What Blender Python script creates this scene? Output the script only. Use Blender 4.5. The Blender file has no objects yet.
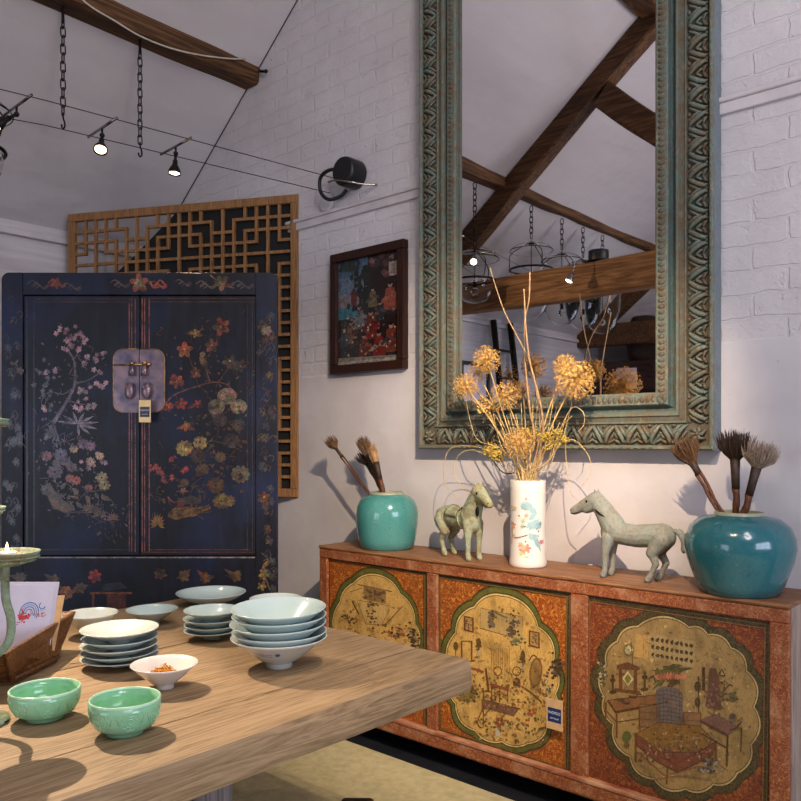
import bpy, bmesh, math, random
from mathutils import Vector, Matrix, Euler, noise
random.seed(7)
PI = math.pi
sc = bpy.context.scene
COL = sc.collection
# ------------------------------------------------------------------ camera geometry
F, CX, HY, HC = 787.0, 400.5, 443.0, 1.4
SN, CN = 0.665, 0.747
_n = math.hypot(SN, CN); SN /= _n; CN /= _n
CAM = Vector((0, 0, HC))
def ray(px, py):
    X = (px - CX) / F; Y = (HY - py) / F
    return Vector((X * CN - SN, X * SN + CN, Y))
def at_v(px, py, v):
    r = ray(px, py); return CAM + r * (v / r.y)
def at_h(px, py, h):
    r = ray(px, py); return CAM + r * ((h - HC) / r.z)
def at_z(px, py, z):
    return CAM + ray(px, py) * z
cam = bpy.data.cameras.new('camera'); camo = bpy.data.objects.new('camera', cam); COL.objects.link(camo)
camo.location = CAM
camo.rotation_euler = (PI / 2, 0, math.atan2(SN, CN))
cam.sensor_width = 36; cam.lens = 36 * F / 801; cam.shift_y = 42.5 / 801
cam.clip_start = 0.02
sc.camera = camo
# ------------------------------------------------------------------ materials
def lin(c):
    def g(x):
        x /= 255.0
        return x / 12.92 if x <= 0.04045 else ((x + 0.055) / 1.055) ** 2.4
    return (g(c[0]), g(c[1]), g(c[2]), 1.0)
class NT:
    def __init__(s, name):
        s.m = bpy.data.materials.new(name); s.m.use_nodes = True
        s.t = s.m.node_tree; s.n = s.t.nodes; s.l = s.t.links
        s.b = s.n['Principled BSDF']
        s._co = None
    def node(s, typ, **kw):
        x = s.n.new(typ)
        for k, v in kw.items(): setattr(x, k, v)
        return x
    def inp(s, node, key, val):
        if hasattr(val, 'default_value') or hasattr(val, 'is_linked'): s.l.new(val, node.inputs[key])
        else: node.inputs[key].default_value = val
    def co(s):
        if not s._co: s._co = s.node('ShaderNodeTexCoord').outputs['Object']
        return s._co
    def mapped(s, scale=(1, 1, 1), rot=(0, 0, 0), loc=(0, 0, 0), src=None):
        m = s.node('ShaderNodeMapping'); s.l.new(src or s.co(), m.inputs['Vector'])
        m.inputs['Scale'].default_value = scale; m.inputs['Rotation'].default_value = rot; m.inputs['Location'].default_value = loc
        return m.outputs[0]
    def noise(s, scale, detail=4, rough=0.55, vec=None, dist=0.0):
        x = s.node('ShaderNodeTexNoise'); s.l.new(vec or s.co(), x.inputs['Vector'])
        x.inputs['Scale'].default_value = scale; x.inputs['Detail'].default_value = detail
        x.inputs['Roughness'].default_value = rough; x.inputs['Distortion'].default_value = dist
        return x.outputs['Fac']
    def voro(s, scale, feature='F1', vec=None, out='Distance'):
        x = s.node('ShaderNodeTexVoronoi', feature=feature); s.l.new(vec or s.co(), x.inputs['Vector'])
        x.inputs['Scale'].default_value = scale
        return x.outputs[out]
    def math(s, op, a, b=0.0, c=None):
        x = s.node('ShaderNodeMath', operation=op)
        s.inp(x, 0, a); s.inp(x, 1, b)
        if c is not None: s.inp(x, 2, c)
        return x.outputs[0]
    def ramp(s, fac, stops, interp='LINEAR'):
        x = s.node('ShaderNodeValToRGB'); s.l.new(fac, x.inputs['Fac'])
        cr = x.color_ramp; cr.interpolation = interp
        while len(cr.elements) < len(stops): cr.elements.new(0.5)
        for e, (p, c) in zip(cr.elements, stops):
            e.position = p; e.color = c if len(c) == 4 else lin(c)
        return x.outputs['Color']
    def step(s, fac, a, b):
        x = s.node('ShaderNodeMapRange'); s.l.new(fac, x.inputs['Value'])
        x.inputs['From Min'].default_value = a; x.inputs['From Max'].default_value = b
        return x.outputs[0]
    def mix(s, fac, a, b, mode='MIX'):
        x = s.node('ShaderNodeMix', data_type='RGBA', blend_type=mode)
        s.inp(x, 0, fac)
        for k, v in ((6, a), (7, b)):
            if isinstance(v, tuple): x.inputs[k].default_value = v if len(v) == 4 else lin(v)
            else: s.l.new(v, x.inputs[k])
        return x.outputs[2]
    def bump(s, h, strength=0.3, dist=0.01, prev=None):
        x = s.node('ShaderNodeBump'); s.l.new(h, x.inputs['Height'])
        x.inputs['Strength'].default_value = strength; x.inputs['Distance'].default_value = dist
        if prev is not None: s.l.new(prev, x.inputs['Normal'])
        return x.outputs[0]
    def out(s, col=None, rough=0.6, nrm=None, metal=0.0, coat=0.0, spec=None, coat_rough=0.1):
        if col is not None:
            if isinstance(col, tuple): s.b.inputs['Base Color'].default_value = col if len(col) == 4 else lin(col)
            else: s.l.new(col, s.b.inputs['Base Color'])
        s.inp(s.b, 'Roughness', rough)
        s.b.inputs['Metallic'].default_value = metal
        s.b.inputs['Coat Weight'].default_value = coat
        s.b.inputs['Coat Roughness'].default_value = coat_rough
        if spec is not None: s.b.inputs['Specular IOR Level'].default_value = spec
        if nrm is not None: s.l.new(nrm, s.b.inputs['Normal'])
        return s.m
MAT = {}
def simple(name, c1, c2=None, scale=20, rough=0.6, metal=0.0, bump=0.0, stretch=(1, 1, 1), coat=0.0, bdist=0.004, lo=0.35, hi=0.65, spec=None, detail=4):
    t = NT(name)
    c2 = c2 or tuple(max(0, v - 18) for v in c1)
    nz = t.noise(scale, detail, 0.6, t.mapped(stretch))
    col = t.ramp(nz, [(lo, c1), (hi, c2)])
    nrm = t.bump(nz, bump, bdist) if bump else None
    MAT[name] = t.out(col, rough, nrm, metal, coat, spec)
    return MAT[name]
# painted brick gable
def mk_wall():
    t = NT('painted_brick')
    sep = t.node('ShaderNodeSeparateXYZ'); t.l.new(t.co(), sep.inputs[0])
    wob = t.noise(5, 3); wob2 = t.noise(23, 3)
    xx = t.math('ADD', sep.outputs['X'], t.math('MULTIPLY', t.math('SUBTRACT', wob2, 0.5), 0.03))
    zz = t.math('ADD', sep.outputs['Z'], t.math('ADD', t.math('MULTIPLY', t.math('SUBTRACT', wob, 0.5), 0.03), t.math('MULTIPLY', t.math('SUBTRACT', wob2, 0.5), 0.016)))
    cmb = t.node('ShaderNodeCombineXYZ'); t.l.new(xx, cmb.inputs[0]); t.l.new(zz, cmb.inputs[1])
    br = t.node('ShaderNodeTexBrick'); t.l.new(cmb.outputs[0], br.inputs['Vector'])
    br.inputs['Scale'].default_value = 1; br.inputs['Brick Width'].default_value = 0.235; br.inputs['Row Height'].default_value = 0.088
    br.inputs['Mortar Size'].default_value = 0.007; br.inputs['Mortar Smooth'].default_value = 0.35
    br.inputs['Bias'].default_value = 0
    brick = t.math('SUBTRACT', 1.0, br.outputs['Fac'])
    zed = t.math('ADD', sep.outputs['Z'], t.math('MULTIPLY', t.math('SUBTRACT', wob, 0.5), 0.02))
    up = t.step(zed, 1.768, 1.776)
    rough_n = t.noise(38, 6, 0.65); fine = t.noise(140, 3)
    pit = t.step(t.noise(9, 5, 0.7), 0.60, 0.68)
    h = t.math('MULTIPLY', up, t.math('ADD', t.math('MULTIPLY', brick, t.math('SUBTRACT', 1.0, t.math('MULTIPLY', pit, 0.5))), t.math('MULTIPLY', rough_n, 0.7)))
    h = t.math('ADD', h, t.math('MULTIPLY', t.math('SUBTRACT', 1.0, up), t.math('ADD', 1.5, t.math('MULTIPLY', t.noise(6, 3), 0.6))))
    h = t.math('ADD', h, t.math('MULTIPLY', fine, 0.05))
    nrm = t.bump(h, 0.55, 0.012)
    dirt = t.noise(3.2, 5, 0.6)
    col = t.ramp(dirt, [(0.3, (196, 190, 192)), (0.7, (212, 207, 208))])
    speck = t.step(t.noise(60, 2), 0.73, 0.78)
    col = t.mix(t.math('MULTIPLY', speck, 0.35), col, (120, 108, 104))
    MAT['brick'] = t.out(col, 0.75, nrm, spec=0.25)
mk_wall()
def mk_ceiling():
    t = NT('ceiling_plaster')
    a = t.noise(1.1, 4, 0.55, t.mapped((1, 0.35, 1))); b = t.noise(5, 4)
    col = t.ramp(a, [(0.3, (188, 181, 182)), (0.7, (206, 200, 200))])
    nrm = t.bump(t.math('ADD', t.math('MULTIPLY', a, 2.0), t.math('MULTIPLY', b, 0.3)), 0.5, 0.05)
    MAT['ceiling'] = t.out(col, 0.8, nrm, spec=0.2)
mk_ceiling()
def mk_planks():
    t = NT('white_boards')
    sep = t.node('ShaderNodeSeparateXYZ'); t.l.new(t.co(), sep.inputs[0])
    fr = t.math('FRACT', t.math('DIVIDE', sep.outputs['Z'], 0.14))
    gap = t.math('GREATER_THAN', t.math('ABSOLUTE', t.math('SUBTRACT', fr, 0.5)), 0.46)
    nz = t.noise(4, 5, 0.6, t.mapped((1, 0.3, 6)))
    col = t.ramp(nz, [(0.3, (206, 201, 202)), (0.7, (180, 173, 172))])
    nrm = t.bump(t.math('SUBTRACT', t.math('MULTIPLY', nz, 0.3), gap), 0.7, 0.012)
    MAT['boards'] = t.out(col, 0.7, nrm, spec=0.25)
mk_planks()
def wood(name, cols, axis='x', scale=1.0, rough=0.6, bump=0.25, rings=1.0):
    t = NT(name)
    st = {'x': (0.6, 9, 9), 'y': (9, 0.6, 9), 'z': (9, 9, 0.6)}[axis]
    st = tuple(v * scale for v in st)
    v = t.mapped(st)
    n1 = t.noise(1.6, 6, 0.6, v, 0.6); n2 = t.noise(9, 4, 0.7, v); n3 = t.noise(1.3, 3)
    g = t.math('FRACT', t.math('MULTIPLY', n1, 7.0 * rings))
    g = t.math('ABSOLUTE', t.math('SUBTRACT', g, 0.5))
    k = t.math('ADD', t.math('MULTIPLY', g, 0.8), t.math('MULTIPLY', n2, 0.6))
    k = t.math('ADD', k, t.math('MULTIPLY', t.math('SUBTRACT', n3, 0.5), 0.5))
    stops = [(0.15 + 0.65 * i / max(1, len(cols) - 1), c) for i, c in enumerate(cols)]
    col = t.ramp(k, stops)
    nrm = t.bump(k, bump, 0.004)
    MAT[name] = t.out(col, rough, nrm, spec=0.3)
wood('beam_wood', [(46, 29, 16), (84, 56, 32), (120, 84, 52)], 'y', 0.8, 0.7, 0.5)
wood('tie_wood', [(84, 55, 31), (136, 96, 58), (170, 126, 82)], 'x', 0.8, 0.7, 0.5)
wood('rafter_wood', [(46, 29, 16), (84, 56, 32), (120, 84, 52)], 'x', 0.8, 0.7, 0.5)
wood('table_wood', [(104, 84, 60), (138, 114, 84), (152, 127, 96), (168, 142, 108)], 'y', 1.3, 0.62, 0.25, 1.2)
wood('leg_wood', [(86, 80, 80), (120, 112, 110), (140, 132, 128)], 'z', 1.2, 0.7, 0.3)
wood('lattice_wood', [(92, 62, 36), (136, 96, 58), (158, 116, 74)], 'z', 2.0, 0.6, 0.2)
wood('board_top', [(90, 56, 36), (132, 90, 58), (160, 118, 82)], 'x', 1.4, 0.5, 0.25)
wood('grey_wood', [(120, 104, 94), (156, 138, 124), (180, 162, 146)], 'z', 1.2, 0.75, 0.35)
wood('box_wood', [(56, 33, 17), (98, 62, 32), (132, 90, 50)], 'x', 2.4, 0.35, 0.35)
wood('dark_wood', [(14, 9, 7), (26, 17, 12), (44, 29, 20)], 'z', 1.5, 0.45, 0.2)
wood('frame_wood', [(22, 11, 8), (44, 22, 15), (58, 30, 20)], 'z', 2.0, 0.35, 0.15)
wood('cane_wood', [(46, 24, 12), (86, 48, 24), (120, 74, 40)], 'z', 6.0, 0.4, 0.3)
def brocade(name, base, line, wear, s=1.0, wear_amt=0.35):
    t = NT(name)
    n = t.noise(30 * s, 2, 0.5, None, 1.8)
    sw = t.math('SINE', t.math('MULTIPLY', n, 34.0))
    fac = t.step(sw, 0.25, 0.8)
    fl = t.voro(22 * s)
    fac = t.math('MAXIMUM', fac, t.step(fl, 0.22, 0.14))
    fac = t.math('MULTIPLY', fac, t.step(t.noise(70, 3, 0.7), 0.30, 0.62))
    col = t.mix(fac, base, line)
    w = t.step(t.noise(7, 8, 0.7), 0.50, 0.70)
    col = t.mix(t.math('MULTIPLY', w, wear_amt), col, wear)
    w2 = t.step(t.noise(95, 4, 0.75), 0.55, 0.66)
    col = t.mix(t.math('MULTIPLY', w2, 0.6), col, tuple(int(v * 0.5) for v in base))
    nrm = t.bump(t.noise(60, 5, 0.7), 0.3, 0.003)
    MAT[name] = t.out(col, 0.48, nrm, spec=0.3)
brocade('rail_red', (128, 68, 42), (186, 124, 76), (190, 146, 110), 1.3, 0.8)
brocade('panel_orange', (144, 70, 26), (212, 144, 62), (118, 76, 42), 0.9, 0.5)
brocade('panel_shaded', (112, 54, 32), (164, 102, 50), (74, 42, 32), 0.9, 0.6)  # orange panel darkened in colour for the shade over the third door
simple('worn_edge', (196, 148, 112), (142, 76, 50), 26, 0.55, 0, 0.3, (.4, 1, 1), 0, 0.003)
def mk_paint(name, base, wear_lo, wear_hi, rough=0.45, amount=0.9, spec=0.35, grain=0.45, gscale=120, age=0.0):
    t = NT(name)
    at = t.node('ShaderNodeAttribute'); at.attribute_name = 'paint'
    n = t.noise(gscale, 5, 0.75); n2 = t.noise(26, 5, 0.65); n3 = t.noise(gscale * 2.3, 3, 0.7)
    col = t.mix(t.math('MULTIPLY', t.step(n, 0.40, 0.70), grain), at.outputs['Color'], base)
    col = t.mix(t.math('MULTIPLY', t.step(n3, 0.52, 0.66), grain * .7), col, tuple(int(v * .5) for v in base))
    w = t.step(n2, wear_lo, wear_hi)
    col = t.mix(t.math('MULTIPLY', w, amount), col, base)
    if age:
        col = t.mix(t.math('MULTIPLY', t.step(t.noise(16, 6, 0.7, t.mapped((1, 1, .6))), 0.46, 0.66), age), col, tuple(int(v * .42) for v in base))
        col = t.mix(t.math('MULTIPLY', t.step(t.noise(200, 3, 0.7, t.mapped((1, 1, .35))), 0.52, 0.66), age * .8), col, tuple(int(v * .36) for v in base))
    MAT[name] = t.out(col, rough, t.bump(n, 0.12, 0.002), spec=spec)
mk_paint('paint_door', (166, 122, 62), 0.56, 0.78, 0.45, 0.35, 0.35, 0.40, 150, 0.48)
mk_paint('paint_lacquer', (15, 15, 22), 0.42, 0.64, 0.30, 0.85, 0.5, 0.8, 150)
mk_paint('paint_clear', (214, 210, 204), 0.85, 0.95, 0.25, 0.2, 0.35, 0.12)
mk_paint('paint_glass', (22, 20, 20), 0.50, 0.80, 0.12, 0.6, 0.5, 0.75, 60)
def mk_lacquer():
    t = NT('black_lacquer')
    v = t.mapped((6, 6, 1.2))
    n = t.noise(3, 6, 0.65, v); n2 = t.noise(2.2, 5, 0.6); n3 = t.noise(90, 3, 0.7)
    col = t.ramp(n, [(0.35, (8, 9, 15)), (0.6, (20, 21, 32)), (0.75, (38, 38, 50))])
    col = t.mix(t.step(n2, 0.48, 0.72), col, (26, 38, 70))  # blue patches mixed into the colour for the window's sheen on the lacquer
    col = t.mix(t.math('MULTIPLY', t.step(n3, 0.62, 0.74), 0.4), col, (70, 62, 62))
    r = t.math('ADD', 0.30, t.math('MULTIPLY', n, 0.25))
    MAT['lacquer'] = t.out(col, r, t.bump(t.math('ADD', n, t.math('MULTIPLY', n3, 0.25)), 0.35, 0.004), spec=0.4)
mk_lacquer()
def mk_patina(name, c_teal, c_brown, c_cream, bias=0.5):
    t = NT(name)
    n = t.noise(22, 6, 0.75); n2 = t.noise(56, 5, 0.7, t.mapped((1, 1, 0.5))); n3 = t.noise(150, 3)
    col = t.mix(t.step(n, bias - 0.10, bias + 0.10), c_teal, c_brown)
    col = t.mix(t.math('MULTIPLY', t.step(n2, 0.54, 0.68), 0.7), col, c_cream)
    col = t.mix(t.math('MULTIPLY', t.step(n3, 0.58, 0.70), 0.6), col, tuple(int(v * 0.5) for v in c_brown))
    MAT[name] = t.out(col, 0.65, t.bump(t.math('ADD', n2, n3), 0.3, 0.003), spec=0.25)
mk_patina('frame_teal', (100, 114, 104), (108, 96, 78), (146, 138, 118), 0.51)
mk_patina('frame_brown', (94, 98, 88), (98, 80, 60), (136, 118, 94), 0.50)
mk_patina('frame_cove', (76, 96, 94), (82, 80, 70), (114, 120, 110), 0.56)
mk_patina('bronze_green', (158, 168, 140), (140, 128, 92), (196, 190, 158), 0.52)
mk_patina('bronze_pale', (138, 144, 134), (132, 124, 108), (166, 160, 144), 0.54)
mk_patina('iron_green', (130, 152, 128), (116, 110, 80), (198, 194, 150), 0.53)
mk_patina('frame_side', (112, 124, 130), (104, 108, 108), (140, 140, 134), 0.58)
def glaze(name, c1, c2, scale=6, rough=0.14, bump=0.08, crack=0.0, coat=0.3):
    t = NT(name)
    n = t.noise(scale, 5, 0.6, t.mapped((1, 1, 0.5)))
    col = t.ramp(n, [(0.3, c1), (0.7, c2)])
    if crack:
        e = t.voro(70, 'DISTANCE_TO_EDGE')
        col = t.mix(t.math('MULTIPLY', t.step(e, 0.03, 0.0), crack), col, tuple(int(v * 0.55) for v in c1))
        sp = t.step(t.noise(36, 5, 0.7), 0.64, 0.72)
        col = t.mix(t.math('MULTIPLY', sp, 0.6), col, (22, 70, 72))
        sp2 = t.step(t.noise(55, 5, 0.7, t.mapped((1, 1, 1), (0, 0, 0), (4, 2, 8))), 0.66, 0.72)
        col = t.mix(t.math('MULTIPLY', sp2, 0.55), col, (150, 190, 176))
    MAT[name] = t.out(col, rough, t.bump(n, bump, 0.01), coat=coat, coat_rough=0.05)
glaze('turquoise', (50, 124, 122), (88, 150, 142), 5, 0.16, 0.15, 0.45)
glaze('turquoise_dark', (26, 84, 96), (54, 114, 120), 5, 0.16, 0.15, 0.55)
glaze('rim_biscuit', (168, 160, 128), (120, 140, 124), 40, 0.5, 0.2)
glaze('jade_glaze', (124, 184, 142), (150, 204, 162), 8, 0.14, 0.03)
glaze('jade_rim', (184, 222, 186), (176, 216, 176), 8, 0.2, 0.02)
glaze('celadon_pale', (178, 200, 200), (190, 208, 206), 4, 0.16, 0.02)
glaze('celadon_white', (200, 208, 200), (208, 212, 204), 4, 0.2, 0.02)
glaze('porcelain', (222, 216, 206), (228, 222, 214), 5, 0.2, 0.03)
simple('iron', (16, 15, 16), (34, 30, 28), 60, 0.45, 0.7, 0.2)
simple('chain_iron', (26, 22, 22), (48, 40, 36), 80, 0.45, 0.8, 0.2)
simple('chrome', (170, 166, 160), (140, 136, 132), 10, 0.2, 1.0)
simple('black_plastic', (9, 9, 10), (15, 15, 16), 20, 0.45)
simple('white_cable', (196, 186, 172), (176, 164, 150), 20, 0.5)
simple('white_paint', (205, 198, 199), (190, 183, 184), 8, 0.65, 0, 0.3, (1, 1, 1))
simple('rug_weave', (200, 188, 146), (172, 164, 124), 26, 0.95, 0, 0.5, (1, 1, 1), 0, 0.004, 0.3, 0.7, 0.1, 8)
simple('floor_slate', (16, 18, 24), (28, 30, 36), 6, 0.55, 0, 0.2)
simple('black_board', (7, 6, 6), (12, 10, 9), 12, 0.8)
simple('lock_metal', (150, 124, 128), (92, 88, 108), 16, 0.34, 0.55, 0.25, (1, 1, 1), 0, 0.004)
simple('brass', (196, 160, 104), (140, 106, 66), 40, 0.35, 0.9)
simple('card_kraft', (206, 170, 124), (190, 152, 108), 30, 0.85)
simple('card_cream', (240, 212, 156), (228, 196, 140), 30, 0.8)
simple('card_white', (214, 208, 220), (206, 200, 212), 20, 0.8)
simple('hair_brown', (74, 48, 26), (112, 78, 44), 90, 0.6, 0, 0, (1, 1, 1))
simple('hair_dark', (40, 26, 18), (66, 44, 30), 90, 0.6)
simple('hair_grey', (176, 156, 138), (128, 106, 88), 90, 0.6)
simple('cane_pale', (170, 132, 86), (134, 94, 56), 60, 0.45)
simple('dry_gold', (226, 186, 110), (192, 144, 74), 120, 0.8)
simple('dry_straw', (220, 192, 130), (184, 150, 94), 40, 0.75)
simple('dry_yellow', (196, 164, 62), (148, 124, 46), 90, 0.8)
simple('dry_twig', (186, 154, 116), (146, 114, 80), 60, 0.8)
simple('petals', (230, 170, 54), (176, 96, 34), 160, 0.8)
simple('navy_ink', (26, 42, 96), (22, 36, 84), 20, 0.7)
simple('navy_faded', (58, 60, 72), (66, 68, 78), 20, 0.7)
simple('white_ink', (206, 216, 234), (196, 206, 226), 20, 0.7)
simple('wax', (232, 224, 206), (226, 216, 196), 20, 0.5)
simple('wicker', (62, 42, 26), (30, 20, 13), 60, 0.8, 0, 0.6, (1, 1, 4))
simple('bookcase_panel', (62, 36, 26), (40, 24, 18), 6, 0.25, 0, 0.1, (1, 1, 5))
def emis(name, col, st):
    t = NT(name); t.b.inputs['Base Color'].default_value = (0.8, 0.8, 0.8, 1)
    t.b.inputs['Emission Color'].default_value = lin(col); t.b.inputs['Emission Strength'].default_value = st
    MAT[name] = t.m
emis('bulb_glow', (255, 232, 200), 7)
emis('flame_glow', (255, 190, 110), 9)
def mk_glass():
    t = NT('clear_glass')
    t.b.inputs['Base Color'].default_value = (0.98, 0.98, 0.97, 1)
    t.b.inputs['Transmission Weight'].default_value = 1.0
    t.b.inputs['Roughness'].default_value = 0.02; t.b.inputs['IOR'].default_value = 1.25
    MAT['glass'] = t.m
    t = NT('mirror_silver'); MAT['silver'] = t.out((240, 238, 240), 0.012, None, 1.0)
mk_glass()
# ------------------------------------------------------------------ mesh builder
class MB:
    def __init__(s): s.v = []; s.f = []; s.mi = []; s.c = []; s.sm = []
    def add(s, vs, fs, m=0, col=None, smooth=False):
        o = len(s.v); s.v.extend([tuple(x) for x in vs])
        for f in fs:
            s.f.append([i + o for i in f]); s.mi.append(m); s.c.append(col or (1, 1, 1, 1)); s.sm.append(smooth)
    def box(s, c, d, rot=None, bev=0.0, m=0, seg=1, jig=0.0):
        b = bmesh.new(); bmesh.ops.create_cube(b, size=1)
        bmesh.ops.scale(b, vec=d, verts=b.verts)
        if bev: bmesh.ops.bevel(b, geom=list(b.edges), offset=bev, segments=seg, profile=0.5, affect='EDGES')
        if rot is not None: bmesh.ops.transform(b, matrix=(rot if isinstance(rot, Matrix) else Euler(rot).to_matrix().to_4x4()), verts=b.verts)
        bmesh.ops.translate(b, vec=c, verts=b.verts)
        b.verts.index_update()
        s.add([v.co.copy() for v in b.verts], [[v.index for v in f.verts] for f in b.faces], m)
        b.free(); return s
    def bb(s, x0, x1, y0, y1, z0, z1, bev=0.0, m=0, seg=1):
        return s.box(((x0 + x1) / 2, (y0 + y1) / 2, (z0 + z1) / 2), (abs(x1 - x0), abs(y1 - y0), abs(z1 - z0)), None, bev, m, seg)
    def hexa(s, p, m=0):   # 8 points: bottom 4 then top 4 (ccw)
        s.add(p, [(3, 2, 1, 0), (4, 5, 6, 7), (0, 1, 5, 4), (1, 2, 6, 5), (2, 3, 7, 6), (3, 0, 4, 7)], m)
        return s
    def tube(s, pts, r, n=8, m=0, cap=True, closed=False, col=None, flat=None):
        pts = [Vector(p) for p in pts]
        rs = r if isinstance(r, (list, tuple)) else [r] * len(pts)
        N = len(pts); vs = []; up = None
        for i, p in enumerate(pts):
            a = pts[(i - 1) % N] if (closed or i > 0) else p
            b = pts[(i + 1) % N] if (closed or i < N - 1) else p
            t = (b - a).normalized()
            if up is None:
                up = Vector((0, 0, 1)) if abs(t.z) < 0.9 else Vector((1, 0, 0))
            x = up - t * up.dot(t)
            if x.length < 1e-5: x = t.orthogonal()
            x.normalize(); y = t.cross(x); up = x
            for k in range(n):
                an = 2 * PI * k / n
                w = (flat or 1.0)
                vs.append(p + (x * math.cos(an) + y * math.sin(an) * w) * rs[i])
        fs = []
        M = N if closed else N - 1
        for i in range(M):
            j = (i + 1) % N
            for k in range(n):
                k2 = (k + 1) % n
                fs.append((i * n + k, i * n + k2, j * n + k2, j * n + k))
        s.add(vs, fs, m, col, True)
        if cap and not closed:
            o = len(s.v) - len(vs)
            s.f.append([o + k for k in reversed(range(n))]); s.mi.append(m); s.c.append(col or (1, 1, 1, 1)); s.sm.append(False)
            s.f.append([o + (N - 1) * n + k for k in range(n)]); s.mi.append(m); s.c.append(col or (1, 1, 1, 1)); s.sm.append(False)
        return s
    def cyl(s, a, b, r, n=20, m=0, r2=None):
        return s.tube([a, b], [r, r if r2 is None else r2], n, m)
    def lathe(s, prof, n=48, m=0, c=(0, 0, 0), rip=None, mats=None):
        vs = []; fs = []
        for i, (r, z) in enumerate(prof):
            for k in range(n):
                an = 2 * PI * k / n
                rr = max(r, 0.0002) * (1 + (rip(an, z) if rip else 0))
                vs.append((c[0] + rr * math.cos(an), c[1] + rr * math.sin(an), c[2] + z))
        for i in range(len(prof) - 1):
            ff = []
            for k in range(n):
                k2 = (k + 1) % n
                ff.append((i * n + k, i * n + k2, (i + 1) * n + k2, (i + 1) * n + k))
            if mats: 
                o = len(s.v)
                for f in ff: pass
            fs.append(ff)
        o = len(s.v); s.v.extend(vs)
        for i, ff in enumerate(fs):
            for f in ff:
                s.f.append([x + o for x in f]); s.mi.append(mats[i] if mats else m); s.c.append((1, 1, 1, 1)); s.sm.append(True)
        return s
    def sphere(s, c, r, n=10, m=0, scl=(1, 1, 1), rot=None, col=None):
        vs = []; fs = []; h = max(4, n // 2 + 1)
        R = rot or Matrix.Identity(3)
        for i in range(h + 1):
            th = PI * i / h
            for k in range(n):
                ph = 2 * PI * k / n
                st = math.sin(th) if 0 < i < h else 0.001
                p = R @ Vector((r * scl[0] * st * math.cos(ph), r * scl[1] * st * math.sin(ph), r * scl[2] * math.cos(th)))
                vs.append(p + Vector(c))
        for i in range(h):
            for k in range(n):
                k2 = (k + 1) % n
                fs.append((i * n + k, (i + 1) * n + k, (i + 1) * n + k2, i * n + k2))
        s.add(vs, fs, m, col, True); return s
    def torus(s, c, R, r, n=32, k=8, m=0, rot=None, scl=(1, 1)):
        pts = []
        M3 = rot or Matrix.Identity(3)
        for i in range(n):
            a = 2 * PI * i / n
            pts.append(Vector(c) + M3 @ Vector((R * math.cos(a) * scl[0], R * math.sin(a) * scl[1], 0)))
        return s.tube(pts, r, k, m, False, True)
    def prism(s, poly, ext, m=0):   # poly list of 3D points, ext vector
        n = len(poly); e = Vector(ext)
        vs = [Vector(p) for p in poly] + [Vector(p) + e for p in poly]
        fs = [list(reversed(range(n))), list(range(n, 2 * n))] + [(i, (i + 1) % n, n + (i + 1) % n, n + i) for i in range(n)]
        s.add(vs, fs, m); return s
    def build(s, name, mats, parent=None, loc=(0, 0, 0), rot=(0, 0, 0), fix=True):
        me = bpy.data.meshes.new(name)
        me.from_pydata(s.v, [], s.f)
        if not isinstance(mats, (list, tuple)): mats = [mats]
        for m in mats: me.materials.append(MAT[m] if isinstance(m, str) else m)
        me.polygons.foreach_set('material_index', s.mi)
        me.polygons.foreach_set('use_smooth', s.sm)
        if any(c != (1, 1, 1, 1) for c in s.c):
            at = me.color_attributes.new('paint', 'FLOAT_COLOR', 'CORNER')
            d = []
            for p in me.polygons:
                for _ in range(p.loop_total): d.extend(s.c[p.index])
            at.data.foreach_set('color', d)
        if fix:
            b = bmesh.new(); b.from_mesh(me); 
            fs = [f for f in b.faces if s.c[f.index] == (1, 1, 1, 1)]
            bmesh.ops.recalc_face_normals(b, faces=fs); b.to_mesh(me); b.free()
        me.update()
        o = bpy.data.objects.new(name, me); COL.objects.link(o)
        o.location = loc; o.rotation_euler = rot
        if parent: o.parent = parent
        return o
def tag(o, label, cat, group=None):
    o['label'] = label; o['category'] = cat
    if group: o['group'] = group
    return o
def thing(name, label, cat, loc=(0, 0, 0), rz=0.0, group=None):
    o = bpy.data.objects.new(name, None); COL.objects.link(o)
    o.empty_display_size = 0.05
    o.location = loc; o.rotation_euler = (0, 0, rz)
    return tag(o, label, cat, group)
def struct(o): o['kind'] = 'structure'; return o
def dup(root, loc=None, rz=None, label=None, group=None):
    r = root.copy(); COL.objects.link(r)
    if loc is not None: r.location = loc
    if rz is not None: r.rotation_euler = (0, 0, rz)
    if label: r['label'] = label
    if group: r['group'] = group
    for ch in list(root.children):
        c = ch.copy(); COL.objects.link(c); c.parent = r
        for g in list(ch.children):
            d = g.copy(); COL.objects.link(d); d.parent = c
    return r
def spline(pts, n=6):
    P = [Vector(p) for p in pts]
    if len(P) < 3: return P
    out = []
    Q = [P[0] * 2 - P[1]] + P + [P[-1] * 2 - P[-2]]
    for i in range(1, len(Q) - 2):
        a, b, c, d = Q[i - 1], Q[i], Q[i + 1], Q[i + 2]
        for k in range(n):
            t = k / n
            out.append(0.5 * ((2 * b) + (c - a) * t + (2 * a - 5 * b + 4 * c - d) * t * t + (3 * b - a - 3 * c + d) * t ** 3))
    out.append(P[-1]); return out
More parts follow.
